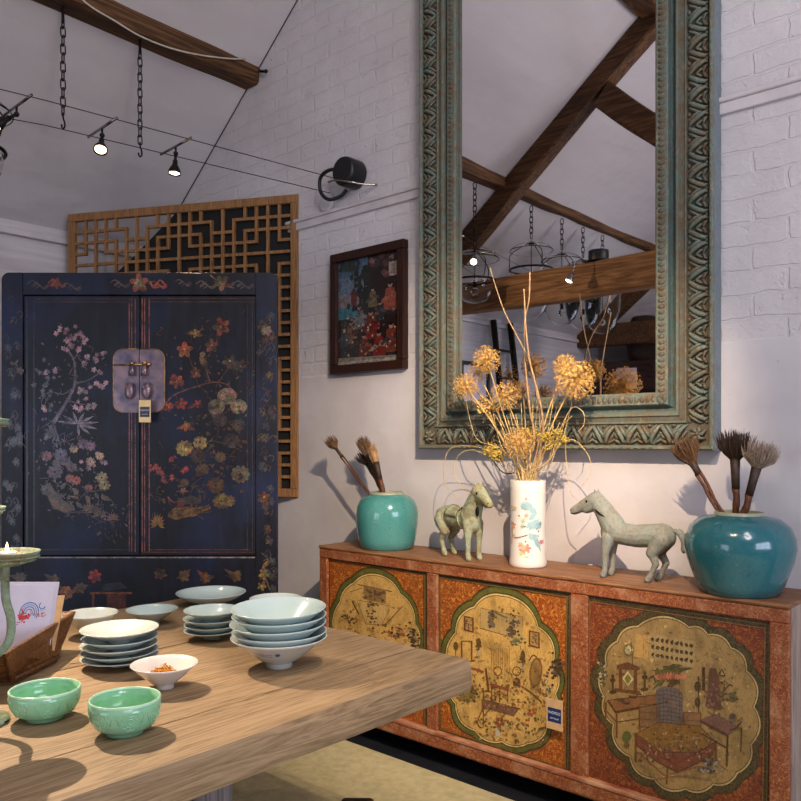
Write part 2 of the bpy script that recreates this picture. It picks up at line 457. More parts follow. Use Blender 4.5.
# flat painting: polygons laid on a surface given by mapper(px, py, lift)
class Paint:
    def __init__(s, mb, mapper, m=1, lift0=0.0004, step=3.0e-6):
        s.mb = mb; s.map = mapper; s.m = m; s.l = lift0; s.st = step
    def poly(s, pts, col):
        s.l += s.st
        s.mb.add([s.map(x, y, s.l) for x, y in pts], [list(range(len(pts)))], s.m, lin(col))
    def fan(s, c, pts, col):
        s.l += s.st
        n = len(pts)
        s.mb.add([s.map(x, y, s.l) for x, y in [c] + list(pts)], [(0, 1 + i, 1 + (i + 1) % n) for i in range(n)], s.m, lin(col))
    def blob(s, x, y, rx, ry=None, col=(0, 0, 0), n=12, rot=0.0, jag=0.0):
        ry = ry or rx; pts = []
        for i in range(n):
            a = 2 * PI * i / n; k = 1 + jag * random.uniform(-1, 1)
            u, v = rx * k * math.cos(a), ry * k * math.sin(a)
            pts.append((x + u * math.cos(rot) - v * math.sin(rot), y + u * math.sin(rot) + v * math.cos(rot)))
        s.fan((x, y), pts, col)
    def strip(s, pts, w, col, w2=None, closed=False):
        s.l += s.st
        n = len(pts); L = []; R = []
        for i in range(n):
            a = pts[(i - 1) % n] if (closed or i > 0) else pts[i]; b = pts[(i + 1) % n] if (closed or i < n - 1) else pts[i]
            dx, dy = b[0] - a[0], b[1] - a[1]; d = math.hypot(dx, dy) or 1
            ww = (w if w2 is None else w + (w2 - w) * i / max(1, n - 1)) / 2
            L.append((pts[i][0] - dy / d * ww, pts[i][1] + dx / d * ww)); R.append((pts[i][0] + dy / d * ww, pts[i][1] - dx / d * ww))
        vs = [s.map(x, y, s.l) for x, y in L + R]
        fs = [(i, (i + 1) % n, n + (i + 1) % n, n + i) for i in range(n if closed else n - 1)]
        s.mb.add(vs, fs, s.m, lin(col))
    def curve(s, pts, w, col, w2=None, n=5):
        q = spline([Vector((p[0], p[1], 0)) for p in pts], n)
        s.strip([(p.x, p.y) for p in q], w, col, w2)
    def flower(s, x, y, r, col, cen=(220, 180, 90), n=5, rot=None):
        rot = random.uniform(0, PI) if rot is None else rot
        for i in range(n):
            a = rot + 2 * PI * i / n
            k = random.uniform(0.85, 1.1)
            c2 = tuple(max(0, min(255, int(v * random.uniform(0.82, 1.12)))) for v in col)
            s.blob(x + r * 0.55 * math.cos(a), y + r * 0.55 * math.sin(a), r * 0.5 * k, r * 0.34 * k, c2, 8, a)
        s.blob(x, y, r * 0.2, None, cen, 6)
    def leaf(s, x0, y0, x1, y1, w, col):
        dx, dy = x1 - x0, y1 - y0; d = math.hypot(dx, dy) or 1
        nx, ny = -dy / d * w / 2, dx / d * w / 2
        pts = [(x0, y0), (x0 + dx * .3 + nx * .8, y0 + dy * .3 + ny * .8), (x0 + dx * .55 + nx, y0 + dy * .55 + ny), (x1, y1),
               (x0 + dx * .55 - nx, y0 + dy * .55 - ny), (x0 + dx * .3 - nx * .8, y0 + dy * .3 - ny * .8)]
        s.fan((x0 + dx * .45, y0 + dy * .45), pts, col)
    def rect(s, x0, y0, x1, y1, col): s.poly([(x0, y0), (x1, y0), (x1, y1), (x0, y1)], col)
    def outline(s, pts, w, col): s.strip(list(pts), w, col, None, True)
# ------------------------------------------------------------------ the room
XL, XR, YG, YB, ZE, TS = -4.93, 2.6, 2.97, -3.6, 2.75, 0.788
XM = (XL + XR) / 2; ZR = ZE + TS * (XM - XL)
def roof(x): return ZE + TS * (min(x, 2 * XM - x) - XL)
MB().bb(XL - .15, XR + .15, YB - .15, YG + .15, -0.15, 0).build('floor', 'floor_slate')['kind'] = 'structure'
gp = [(XL - .15, YG, -.1), (XR + .15, YG, -.1), (XR + .15, YG, ZE), (XM, YG, ZR + .1), (XL - .15, YG, ZE)]
struct(MB().prism(gp, (0, .15, 0)).build('wall_front', 'brick'))
gp = [(x, YB, z) for x, y, z in gp]
DX0, DX1, DZ1 = -3.0, -1.2, 2.25
wb_ = MB()
wb_.prism([(XL - .15, YB, -.1), (DX0, YB, -.1), (DX0, YB, roof(DX0) + .1), (XL - .15, YB, ZE)], (0, -.15, 0))
wb_.prism([(DX0, YB, DZ1), (DX1, YB, DZ1), (DX1, YB, roof(DX1) + .1), (DX0, YB, roof(DX0) + .1)], (0, -.15, 0))
wb_.prism([(DX1, YB, -.1), (XR + .15, YB, -.1), (XR + .15, YB, ZE), (XM, YB, ZR + .1), (DX1, YB, roof(DX1) + .1)], (0, -.15, 0))
struct(wb_.build('wall_back', 'boards'))
struct(MB().bb(XL - .15, XL, YB, YG, 0, ZE).build('wall_left', 'boards'))
wr = MB()   # right wall with a window opening
WY0, WY1, WZ0, WZ1 = -0.4, 2.0, 0.9, 2.35
wr.bb(XR, XR + .15, YB, WY0, 0, ZE); wr.bb(XR, XR + .15, WY1, YG, 0, ZE); wr.bb(XR, XR + .15, WY0, WY1, 0, WZ0); wr.bb(XR, XR + .15, WY0, WY1, WZ1, ZE)
struct(wr.build('wall_right', 'boards'))
for nm, sgn in (('ceiling_left', 1), ('ceiling_right', -1)):
    xo = XL - .15 if sgn > 0 else XR + .15
    zo = ZE - TS * .15
    m = MB()
    def rp_(x, y): return (x, y, ZE + TS * ((x - XL) if sgn > 0 else (XR - x)))
    def slope(xa, xb, ya, yb): m.prism([rp_(xa, ya), rp_(xb, ya), rp_(xb, yb), rp_(xa, yb)], (0, 0, .12))
    if sgn > 0: slope(xo, XM, YB - .15, YG + .15)
    else:
        RX0, RX1, RY0, RY1 = .2, 1.6, -1.4, 1.4
        slope(xo, RX1, YB - .15, YG + .15); slope(RX0, XM, YB - .15, YG + .15); slope(RX1, RX0, YB - .15, RY0); slope(RX1, RX0, RY1, YG + .15)  # opening added out of view so fill light reaches the left slope
    struct(m.build(nm, 'ceiling'))
w = MB(); rz_ = lambda x: ZE + TS * (XR - x) + .06
for y in (RY0, 0, RY1): w.tube([(RX0, y, rz_(RX0)), (RX1, y, rz_(RX1))], .03, 4)
for x in (RX0, RX1): w.tube([(x, RY0, rz_(x)), (x, RY1, rz_(x))], .03, 4)
struct(w.build('added_rooflight', 'white_paint'))  # unseen rooflight frame, added with its opening to brighten the ceiling
w = MB()
for x in (DX0 + .03, (DX0 + DX1) / 2, DX1 - .03): w.bb(x - .035, x + .035, YB - .10, YB - .04, .0, DZ1)
for z in (.08, .95, DZ1 - .03): w.bb(DX0, DX1, YB - .095, YB - .045, z - .04, z + .04)
struct(w.build('door_1', 'white_paint'))
w = MB()
for y in (WY0, (WY0 * 2 + WY1) / 3, (WY0 + WY1 * 2) / 3, WY1): w.bb(XR + .03, XR + .09, y - .03, y + .03, WZ0, WZ1)
for z in (WZ0 + .03, (WZ0 + WZ1) / 2, WZ1 - .03): w.bb(XR + .035, XR + .085, WY0, WY1, z - .025, z + .025)
struct(w.build('window_1', 'white_paint'))
# picture rail on the brick gable, wall plate ledge on the left wall
r_ = MB(); r_.bb(XL, XR, YG - .022, YG, 2.655, 2.675, .004); r_.bb(XL, XR, YG - .014, YG, 2.612, 2.655, .003)
struct(r_.build('trim_1', 'white_paint'))
r_ = MB(); r_.bb(XL, XL + .03, YB, YG, 2.66, 2.70, .004)
struct(r_.build('trim_2', 'white_paint'))
# roof timbers
def timber(name, pts, w, h, mat, seg=18, jig=0.012, up=Vector((0, 0, 1))):
    P = spline(pts, seg); m = MB(); vs = []
    for i, p in enumerate(P):
        t = (P[min(i + 1, len(P) - 1)] - P[max(i - 1, 0)]).normalized()
        x = t.cross(up).normalized(); y = x.cross(t)
        def j(k): return jig * noise.noise(p * 2.3 + Vector((k * 7.1, k, 0)))
        c = 0.16
        for (a, b) in ((-1, -1 + c), (-1 + c, -1), (1 - c, -1), (1, -1 + c), (1, 1 - c), (1 - c, 1), (-1 + c, 1), (-1, 1 - c)):
            vs.append(p + x * (a * w / 2 + j(a)) + y * (b * h / 2 + j(b + 3)))
    n = 8; fs = []
    for i in range(len(P) - 1):
        for k in range(n): fs.append((i * n + k, i * n + (k + 1) % n, (i + 1) * n + (k + 1) % n, (i + 1) * n + k))
    fs += [list(reversed(range(n))), [(len(P) - 1) * n + k for k in range(n)]]
    m.add(vs, fs)
    return struct(m.build(name, mat))
PX = -3.87
timber('beam_1', [(PX, YB + .02, 3.66), (PX - .02, -1.5, 3.66), (PX, 0.5, 3.65), (PX + .01, 2.0, 3.645), (PX, YG - .005, 3.64)], .19, .168, 'beam_wood')
timber('beam_2', [(-2.48, YB + .02, 4.66), (-2.48, 0, 4.66), (-2.48, YG - .005, 4.66)], .2, .17, 'beam_wood')
def truss(y, z0, n0, mat_r, mat_t):
    timber('beam_%d' % n0, [(XL + .01, y, z0 + .01), (-3.4, y, z0 - .01), (-2.2, y, z0 + .005), (0, y, z0 - .01), (XR - .01, y, z0)], .15, .262, mat_t, 10)
    off = 0.100
    a = []
    for x in (XL + .22, -4.05, -3.4, -2.7, -2.0, XM + .02): a.append((x, y, roof(x) - off - (0.02 if x < -3.8 else 0)))
    timber('beam_%d' % (n0 + 1), a, .14, .175, mat_r, 8)
    b = [(2 * XM - p[0], y, p[2]) for p in a]
    timber('beam_%d' % (n0 + 2), b, .14, .175, mat_r, 8)
    timber('beam_%d' % (n0 + 3), [(-2.9, y, roof(-2.9) - .24), (-2.4, y, 3.66), (-1.5, y, 2.85)], .13, .2, mat_r, 6)
truss(0.19, 2.69, 3, 'rafter_wood', 'tie_wood')
truss(-3.1, 2.72, 7, 'beam_wood', 'beam_wood')
sm_ = MB(); sm_.tube([(XL + .02, YG - .004, ZE + TS * .02 - .002), (-4.2, YG - .005, roof(-4.2) - .006), (-3.2, YG - .004, roof(-3.2) - .003), (-1.4, YG - .004, roof(-1.4) - .004)], .0028, 5)
struct(sm_.build('gap_strip', 'dark_wood'))  # thin dark strip put in for the shadowy gap between ceiling and gable
# rug
rg = MB(); rg.bb(-2.95, 1.2, -1.2, 2.575, 0.0, .014, .004)
tag(rg.build('rug', 'rug_weave'), 'thin olive beige woven floor mat lying between the table and sideboard', 'rug')
# ------------------------------------------------------------------ sideboard
SX0, SX1, SY0, SY1, SZ = -2.890, -0.727, 2.64, 2.955, 0.895
sb = thing('sideboard', 'long red and orange painted sideboard with three medallion doors against the brick wall', 'sideboard', (SX0, SY0, 0))
SO = Vector((SX0, SY0, 0))
W_ = SX1 - SX0; D_ = SY1 - SY0
rails_z0, rails_z1, top_z = 0.155, 0.834, 0.880
ZB = 0.083
stx = [(0, .056), (.690, .750), (1.394, 1.466), (2.103, W_)]
m = MB(); m.bb(-.003, W_ + .003, -.004, D_, top_z, SZ, .006, 0, 2); m.build('top', 'board_top', sb)
m = MB(); m.bb(0, W_, 0, .03, rails_z1, top_z, .004); m.build('top_rail', 'rail_red', sb)
m = MB(); m.bb(0, W_, -.008, .03, ZB, rails_z0 - .012, .010, 0, 2); m.build('bottom_rail', 'rail_red', sb)
m = MB(); m.bb(0.02, W_ - .02, -.012, .03, rails_z0 - .016, rails_z0 + .002, .005, 0, 2); m.build('rail_moulding', 'worn_edge', sb)
for a, b in stx:
    m = MB(); m.bb(a, b, .001, .03, rails_z0, rails_z1, .004); m.build('stile', 'rail_red', sb)
for x0, x1 in ((0, .02), (W_ - .02, W_)):
    m = MB(); m.bb(x0, x1, .03, D_, ZB, top_z, .002); m.build('side_panel', 'grey_wood', sb)
m = MB(); m.bb(.02, W_ - .02, D_ - .015, D_, ZB, top_z); m.bb(.02, W_ - .02, .03, D_ - .015, ZB, ZB + .02); m.build('back_panel', 'dark_wood', sb)
for x in (.06, W_ - .06):
    for y in (.10, D_ - .05):
        m = MB(); m.bb(x - .03, x + .03, y - .03, y + .03, 0, ZB + .01); m.build('foot', 'dark_wood', sb)
PLY = SY0 + .016
def mp_side(px, py, lift):
    p = at_v(px, py, PLY); p.y -= lift
    return p - SO
def lobes(cusps, bulge):
    out = []; n = len(cusps)
    cx = sum(c[0] for c in cusps) / n; cy = sum(c[1] for c in cusps) / n
    for i in range(n):
        a, b = cusps[i], cusps[(i + 1) % n]
        mx, my = (a[0] + b[0]) / 2, (a[1] + b[1]) / 2
        dx, dy = b[0] - a[0], b[1] - a[1]; d = math.hypot(dx, dy)
        nx, ny = dy / d, -dx / d
        if nx * (mx - cx) + ny * (my - cy) < 0: nx, ny = -nx, -ny
        bl = bulge[i] if isinstance(bulge, list) else bulge
        for k in range(10):
            t = k / 10.0
            h = bl * d * math.sin(PI * t) ** 0.8
            out.append((a[0] + dx * t + nx * h, a[1] + dy * t + ny * h))
    return out
def scaled(pts, k, c): return [(c[0] + (x - c[0]) * k, c[1] + (y - c[1]) * k) for x, y in pts]
def medallion(P, cusps, bulge, cols):
    o = lobes(cusps, bulge); n = len(o)
    c = (sum(p[0] for p in o) / n, sum(p[1] for p in o) / n)
    P.fan(c, scaled(o, 1.025, c), cols[0])
    P.fan(c, scaled(o, 1.00, c), cols[1])
    P.fan(c, scaled(o, .945, c), cols[2])
    P.fan(c, scaled(o, .930, c), cols[3])
    P.fan(c, scaled(o, .912, c), cols[2])
    P.fan(c, scaled(o, .903, c), cols[4])
    return c, o
DK = (46, 34, 26); BR = (104, 58, 36); RD = (150, 74, 56); GR = (74, 82, 44); GY = (96, 92, 92); CR = (206, 172, 104)
def frame_lines(P, q):   # dark moulding lines round a door, q = 4 corners px
    for k, w, col in ((0.0, 7.0, (24, 19, 15)), (0.030, 1.3, (116, 96, 56)), (-.012, 1.2, (70, 84, 60))):
        c = (sum(p[0] for p in q) / 4, sum(p[1] for p in q) / 4)
        P.outline(scaled(q, 1 - .008 - k, c), w, col)
def vase_flowers(P, x, y, s, col=(150, 150, 140), fl=(60, 54, 50)):
    P.blob(x, y + s * .75, s * .28, s * .5, col, 8); P.rect(x - s * .12, y, x + s * .12, y + s * .5, col)
    for i in range(9): P.blob(x + random.uniform(-.5, .5) * s, y - random.uniform(.0, .9) * s, s * .2, s * .16, fl if i % 3 else (100, 80, 60), 6, random.random() * 3, .3)
def table_draw(P, x, y, w, h, col=BR, skew=0.25):
    P.poly([(x, y), (x + w, y + w * skew), (x + w * 1.25, y + w * skew * .4), (x + w * .25, y - w * .15)], col)
    for a in (0, 1): P.strip([(x + a * w, y + a * w * skew), (x + a * w, y + a * w * skew + h)], 1.3, col)
    P.strip([(x, y + h * .55), (x + w, y + w * skew + h * .55)], .8, col)
def mottles(P, o, c, cols, k, seed):
    rnd = random.Random(seed)
    for i in range(k):
        a = rnd.choice(o); t = math.sqrt(rnd.random()) * .84
        x = c[0] + (a[0] - c[0]) * t; y = c[1] + (a[1] - c[1]) * t
        r = rnd.uniform(.5, 1.7)
        P.blob(x, y, r * rnd.uniform(.6, 1.8), r, rnd.choice(cols), 6, rnd.random() * 3, .35)
def door(idx):
    x0, x1 = stx[idx][1], stx[idx + 1][0]
    m = MB(); m.bb(x0, x1, .016, .03, rails_z0, rails_z1, .001)
    P = Paint(m, mp_side, 1)
    q = [at for at in ()]
    if idx == 0:
        q = [(327, 556), (427, 572), (427, 729), (327, 706)]
        cusps = [(376, 569), (352, 578), (337, 599), (332, 635), (338, 668), (356, 690), (379, 702), (403, 700), (416, 686), (421, 650), (418, 622), (402, 590)]
        c, o = medallion(P, cusps, .14, [(40, 34, 22), (78, 94, 40), (40, 30, 18), (232, 206, 128), (216, 174, 98)])
        mottles(P, o, c, [(178, 138, 70), (210, 176, 104), (160, 120, 66)], 160, 3)
        P.poly([(358, 584), (392, 591), (392, 592), (358, 585)], BR)
        P.poly([(364, 586), (386, 590), (386, 604), (364, 599)], (150, 120, 76))
        mottles(P, [(364, 588), (386, 592), (386, 602), (364, 598), (375, 590)], (375, 595), [DK, BR, (90, 80, 60)], 40, 5)
        P.poly([(357, 600), (391, 606), (382, 625), (366, 624)], (212, 176, 108)); P.outline([(357, 600), (391, 606), (382, 625), (366, 624)], .6, BR)
        for i in range(30): P.blob(372 + random.gauss(0, 3), 613 + random.gauss(0, 6), 1.3, 1.0, random.choice([GR, (110, 70, 46), DK, (150, 110, 60)]), 6, 0, .3)
        P.strip([(352, 601), (359, 614)], 1.1, DK); P.strip([(403, 606), (384, 626)], 1.2, (128, 96, 60)); P.strip([(350, 592), (362, 588)], .6, BR)
        for i in range(40): P.blob(350 + random.gauss(0, 4), 620 + random.gauss(0, 5), 1.2, .9, random.choice([(150, 90, 50), GR, (180, 130, 70), DK]), 6, 0, .3)
        for i in range(70): P.blob(398 + random.gauss(0, 9), 632 + random.gauss(0, 4), 1.4, 1.0, random.choice([(150, 100, 60), GR, (180, 140, 90), DK, (140, 60, 40)]), 6, 0, .3)
        for i in range(50): P.blob(414 + random.gauss(0, 3), 638 + random.gauss(0, 7), 1.5, 1.2, random.choice([DK, (60, 60, 56), (30, 34, 30), (150, 130, 90)]), 6, 0, .3)
        table_draw(P, 352, 655, 40, 20); vase_flowers(P, 372, 644, 9)
    if idx == 1:
        q = [(438, 574), (570, 594), (568, 772), (438, 731)]
        cusps = [(502, 588), (472, 601), (452, 629), (444, 665), (452, 706), (473, 735), (502, 747), (530, 749), (551, 730), (560, 695), (557, 662), (541, 623)]
        c, o = medallion(P, cusps, [.17, .19, .16, .16, .19, .17, .16, .19, .17, .16, .19, .17], [(40, 36, 22), (80, 100, 44), (40, 30, 18), (234, 208, 136), (218, 176, 98)])
        mottles(P, o, c, [(182, 142, 72), (212, 178, 104), (168, 126, 66), (190, 140, 80), (140, 104, 60), (222, 190, 120)], 330, 11)
        # landscape scroll on the wall behind
        P.poly([(481, 608), (523, 617), (522, 640), (480, 628)], (190, 160, 100)); P.outline([(481, 608), (523, 617), (522, 640), (480, 628)], .6, BR)
        for i in range(60): P.blob(488 + abs(random.gauss(0, 3)) + i * .06, 611 + random.random() * 16, 1.1, 1.5, random.choice([DK, GY, (110, 100, 80)]), 6, random.random() * 3, .3)
        for i in range(60): P.blob(512 + random.gauss(0, 3), 627 + random.gauss(0, 5), 1.2, 1.3, random.choice([DK, GY, (74, 70, 56)]), 6, 0, .3)
        P.curve([(495, 612), (503, 616), (508, 618)], 2, (110, 112, 80)); 
        for i in range(18): P.blob(518 + random.gauss(0, 3.5), 642 + random.gauss(0, 2.2), 1.6, 1.1, random.choice([(110, 122, 88), (70, 90, 60), (150, 150, 110)]), 6, 0, .3)
        for (a, b, w, h) in ((464, 615.5, 10, 15), (529, 630, 11, 16)):
            s_ = .22
            P.poly([(a, b), (a + w, b + w * s_), (a + w, b + h + w * s_), (a, b + h)], BR); P.poly([(a + 1.6, b + 2), (a + w - 1.6, b + 1 + w * s_), (a + w - 1.6, b + h - 1.5 + w * s_), (a + 1.6, b + h - 1.5)], (182, 144, 88))
            for i in range(16): P.blob(a + w / 2 + random.gauss(0, 2), b + h / 2 + 1 + random.gauss(0, 3), .9, .9, random.choice([DK, GR, (110, 80, 60)]), 5)
        P.outline([(462, 641), (472, 641), (472, 661), (462, 661)], 1.6, BR)
        for x, y, h in ((456, 646, 6), (479, 643, 7), (523, 656, 8)):
            P.blob(x, y, 2.6, h * .75, (84, 70, 36), 8); P.strip([(x, y), (x, y + h * 2)], .8, BR)
        vase_flowers(P, 479, 650, 6, (190, 180, 140), (90, 76, 40)); vase_flowers(P, 522, 664, 6, (196, 186, 150), (80, 70, 40))
        for i in range(9): P.strip([(492 + i * 2.2, 648), (492 + i * 2.2, 668 + i * .4)], .5, (160, 112, 54))
        for x in (498, 517): P.outline([(x + 4 * math.cos(a * .6), 671 + 4.5 * math.sin(a * .6)) for a in range(11)], 1, (130, 90, 40))
        P.blob(536, 672, 6.5, 15, (126, 92, 52), 12, .1); P.blob(536, 672, 5, 12.5, (170, 132, 72), 12, .1)
        P.curve([(529, 661), (534, 655), (541, 662)], 1, BR)
        for i in range(10): P.strip([(531 + i, 662), (531 + i, 690)], .4, (120, 90, 54))
        for i in range(70): P.blob(556 + random.gauss(0, 3), 669 + random.gauss(0, 5.5), 1.5, 1.3, random.choice([(26, 26, 30), (44, 46, 40), GY, (20, 30, 20)]), 6, 0, .3)
        for i in range(25): P.blob(548 + random.gauss(0, 2), 690 + random.gauss(0, 6), 1.1, 1.1, random.choice([(190, 190, 170), (150, 140, 120), GR]), 6)
        P.curve([(455, 672), (470, 668), (484, 672)], 2.2, RD); P.strip([(486, 668), (489, 692)], 2, BR); P.strip([(484, 690), (484, 708)], 1.2, BR)
        P.poly([(491, 683), (509, 688), (509, 691), (491, 686)], RD)
        for x in (492, 500, 508): P.strip([(x, 686), (x, 702)], 1, BR)
        P.curve([(493, 696), (500, 691), (507, 698)], .8, BR)
        for i in range(60): P.blob(467 + random.gauss(0, 5), 695 + random.gauss(0, 4.2), 1.8, 1.4, random.choice([(86, 88, 44), (120, 112, 60), (60, 62, 34), (140, 110, 66)]), 6, 0, .3)
        P.poly([(482, 699), (520, 708), (514, 716), (482, 707)], (112, 76, 62)); P.strip([(482, 699), (521, 709)], 1, (70, 44, 40))
        for i in range(40): P.blob(500 + random.uniform(-18, 18), 707 + random.uniform(-3, 4), 1, .7, random.choice([(80, 60, 64), RD, (150, 120, 90)]), 5)
        P.blob(517, 682, 4, 5, (84, 60, 46), 8); P.curve([(522, 686), (532, 693), (541, 701)], 1.4, BR)
        for i in range(110): P.blob(500 + random.uniform(-22, 46), 728 + random.gauss(0, 8), 1.4, 1.0, random.choice([(150, 130, 90), (120, 96, 66), GR, RD, (190, 170, 130), (96, 80, 66)]), 6, random.random() * 3, .3)
        P.flower(500, 722, 5, (140, 70, 50)); P.flower(532, 712, 4.5, (160, 90, 60)); P.blob(498, 733, 2.6, 3.6, (190, 186, 160)); P.curve([(484, 706), (478, 722), (482, 728)], .9, BR)
        for i in range(80):
            x_, y_ = random.uniform(458, 552), random.uniform(640, 738); P.strip([(x_, y_), (x_ + random.uniform(-4, 6), y_ + random.uniform(-2, 5))], .5, random.choice([(120, 84, 48), (140, 96, 56), (90, 70, 50)]))
        for i in range(120): P.blob(random.uniform(470, 546), 690 + random.gauss(0, 14), 1.5, .9, random.choice([(130, 70, 50), (110, 96, 60), (90, 64, 48), (170, 130, 84)]), 5, random.random() * 3, .3)
        P.strip([(484, 707), (484, 726)], 1, BR); P.strip([(484, 716), (490, 709)], .8, BR)
    if idx == 2:
        q = [(587, 597), (769, 625), (766, 838), (585, 780)]
        cusps = [(634, 620), (612, 636), (600, 661), (598, 696), (608, 726), (626, 761), (652, 785), (686, 796), (716, 791), (742, 779), (757, 748), (760, 707), (752, 668), (735, 643), (710, 629), (690, 621)]
        c, o = medallion(P, cusps, .20, [(30, 28, 22), (40, 52, 36), (34, 26, 20), (190, 170, 116), (160, 132, 82)])  # border and field darkened too, for the shade on this door
        mottles(P, o, c, [(150, 124, 76), (192, 164, 104), (160, 130, 84), (142, 112, 74), (112, 88, 60), (204, 178, 122)], 420, 21)
        P.poly([(636, 634), (650, 636), (648, 660), (634, 656)], (190, 150, 86))
        # calligraphy scroll of dark strokes
        P.poly([(650, 634), (696, 641), (694, 668), (649, 658)], (170, 146, 96))
        for r in range(3):
            for k in range(9):
                x = 653 + k * 4.8; y = 639 + r * 7.6 + k * .8
                P.blob(x, y, 1.7, 2.3, DK, 6, random.random() * 3, .3); P.strip([(x - 1.4, y + 1), (x + 1.2, y + 2.4)], .9, (50, 44, 40))
        P.outline([(629 + 5 * math.cos(a * .5), 650 + 5.5 * math.sin(a * .5)) for a in range(13)], 1.2, (120, 100, 60)); P.flower(629, 650, 4.5, (200, 184, 130), (110, 90, 50), 8)
        P.strip([(631, 638), (633, 665)], .7, DK)
        # lantern stand with diamond
        P.rect(619, 666, 622.5, 690, BR); P.rect(634, 667, 637.5, 692, BR); P.poly([(617, 665), (628, 662), (640, 667), (640, 670), (617, 669)], (92, 50, 38)); P.poly([(615, 688), (640, 691), (642, 695), (614, 691)], (92, 50, 38))
        P.poly([(628, 671), (634, 679), (628, 686), (622.5, 678)], (230, 216, 160)); P.poly([(628, 673.5), (632, 679), (628, 684), (624.5, 678.5)], (140, 134, 40))
        for x, y in ((613, 680), (645, 677)):
            P.strip([(x, y - 3), (x, y + 12)], 2, DK); P.blob(x, y, 3, 2.4, DK, 8); P.blob(x, y + 12, 4, 1.8, DK, 8); P.blob(x, y - 4, 1.6, 2, DK, 6)
        for i in range(50): P.blob(602 + random.gauss(0, 2.4), 674 + random.gauss(0, 6), 1.6, 1.5, random.choice([(44, 44, 44), (70, 66, 60), GR, (180, 170, 130)]), 6, 0, .3)
        # lotus
        for i in range(26): P.leaf(670 + random.uniform(-16, 16), 672 + random.uniform(-7, 12), 670 + random.uniform(-24, 24), 674 + random.uniform(-8, 16), 5, random.choice([(52, 62, 32), (76, 84, 44), (60, 50, 30)]))
        for i in range(11): P.leaf(660 + i * 2.2, 680, 654 + i * 3.4, 671 + abs(i - 5) * .6, 3.6, random.choice([(188, 110, 84), (204, 130, 100), (160, 84, 64)]))
        # table at left with books
        P.poly([(608, 700), (660, 694), (668, 702), (616, 712)], (132, 86, 54)); P.strip([(608, 700), (616, 712), (668, 702)], 2.4, (86, 46, 34))
        for x, y0, y1 in ((606, 702, 718), (617, 712, 738), (640, 707, 730)): P.strip([(x, y0), (x, y1)], 1.8, (96, 52, 36))
        P.strip([(617, 722), (642, 718)], 1, BR); P.strip([(607, 711), (617, 722)], 1, BR)
        for x, y in ((621, 700), (633, 697), (626, 703)): P.blob(x, y, 4.5, 1.6, (66, 56, 50), 8, .2); P.curve([(x - 4, y - 2), (x, y + 1), (x + 5, y - 2.4)], .8, DK)
        # dark rock screen in the middle
        P.poly([(656, 690), (664, 686), (676, 688), (683, 694), (683, 722), (678, 730), (662, 728), (656, 722)], (96, 92, 94))
        for i in range(9): P.curve([(657, 692 + i * 4), (667, 690 + i * 4.2), (682, 694 + i * 4)], .8, (56, 52, 58)) 
        for i in range(6): P.curve([(659 + i * 4, 688), (660 + i * 4, 705), (659 + i * 4, 728)], .6, (66, 62, 66))
        for a, b in ((640, 704), (684, 712)):
            P.poly([(a, b), (a + 17, b + 1), (a + 17, b + 24), (a, b + 22)], (130, 96, 66)); P.outline([(a, b), (a + 17, b + 1), (a + 17, b + 24), (a, b + 22)], 1.3, (100, 54, 40))
            for k in (8, 15): P.strip([(a, b + k), (a + 17, b + k + 1)], 1, (90, 74, 66))
        # carpet / low table
        P.poly([(634, 734), (660, 722), (700, 726), (716, 742), (676, 764), (660, 756)], (128, 92, 44))
        P.poly([(636, 733), (660, 752), (700, 752), (718, 740), (712, 756), (678, 772), (658, 762), (637, 745)], (120, 58, 50))
        for i in range(70): P.blob(random.uniform(642, 712), 752 + random.gauss(0, 5), 1.4, 1.1, random.choice([(150, 80, 76), (90, 50, 56), (170, 120, 100), (110, 90, 80)]), 5, 0, .3)
        for i in range(30): P.blob(random.uniform(650, 700), 737 + random.gauss(0, 4), 3, 1, random.choice([(150, 116, 60), (104, 72, 40)]), 6)
        for a, b in (((636, 735), (636, 762)), ((668, 766), (667, 784)), ((716, 742), (716, 762))): P.strip([a, b], 1.8, (100, 54, 40))
        P.strip([(638, 752), (666, 776)], 1, RD); P.strip([(637, 762), (646, 752)], .9, RD); P.strip([(670, 774), (700, 766), (712, 768)], 1, RD)
        P.outline([(634, 734), (660, 722), (700, 726), (716, 742), (676, 764), (660, 756)], .7, (60, 36, 28)); P.outline([(636, 733), (660, 752), (700, 752), (718, 740), (712, 756), (678, 772), (658, 762), (637, 745)], .8, (50, 28, 30))
        for i in range(8): P.strip([(642 + i * 9, 744 + (i % 2) * 3), (648 + i * 9, 758)], .6, (70, 36, 40))
        for i in range(90): P.blob(random.uniform(640, 714), 744 + random.gauss(0, 9), 1.6, .8, random.choice([(176, 148, 100), (70, 44, 40), (150, 110, 84), (96, 84, 70)]), 5, random.random() * 3, .3)
        P.outline([(608, 700), (660, 694), (668, 702), (616, 712)], .6, DK); P.outline([(700, 720), (728, 735), (740, 728), (716, 714)], .6, DK)
        for i in range(70):
            x_, y_ = random.uniform(614, 744), random.uniform(640, 782); P.strip([(x_, y_), (x_ + random.uniform(-5, 7), y_ + random.uniform(-2, 5))], .5, random.choice([(96, 70, 50), (120, 84, 56), (70, 60, 50)]))
        P.blob(627, 736, 4.6, 6, (70, 88, 44), 9, 0, .15); P.blob(627, 745, 3, 3, (84, 76, 40), 8)
        # right: shelf tower, kites, table, dog-like rock
        P.strip([(704, 667), (704, 690)], 3, DK); P.poly([(710, 668), (716, 668), (720, 680), (722, 710), (706, 706), (708, 690)], (92, 60, 56))
        for i in range(40): P.blob(715 + random.gauss(0, 4.5), 695 + random.gauss(0, 10), 1.3, 1.6, random.choice([(110, 66, 62), (70, 48, 46), (140, 100, 80)]), 5, 0, .3)
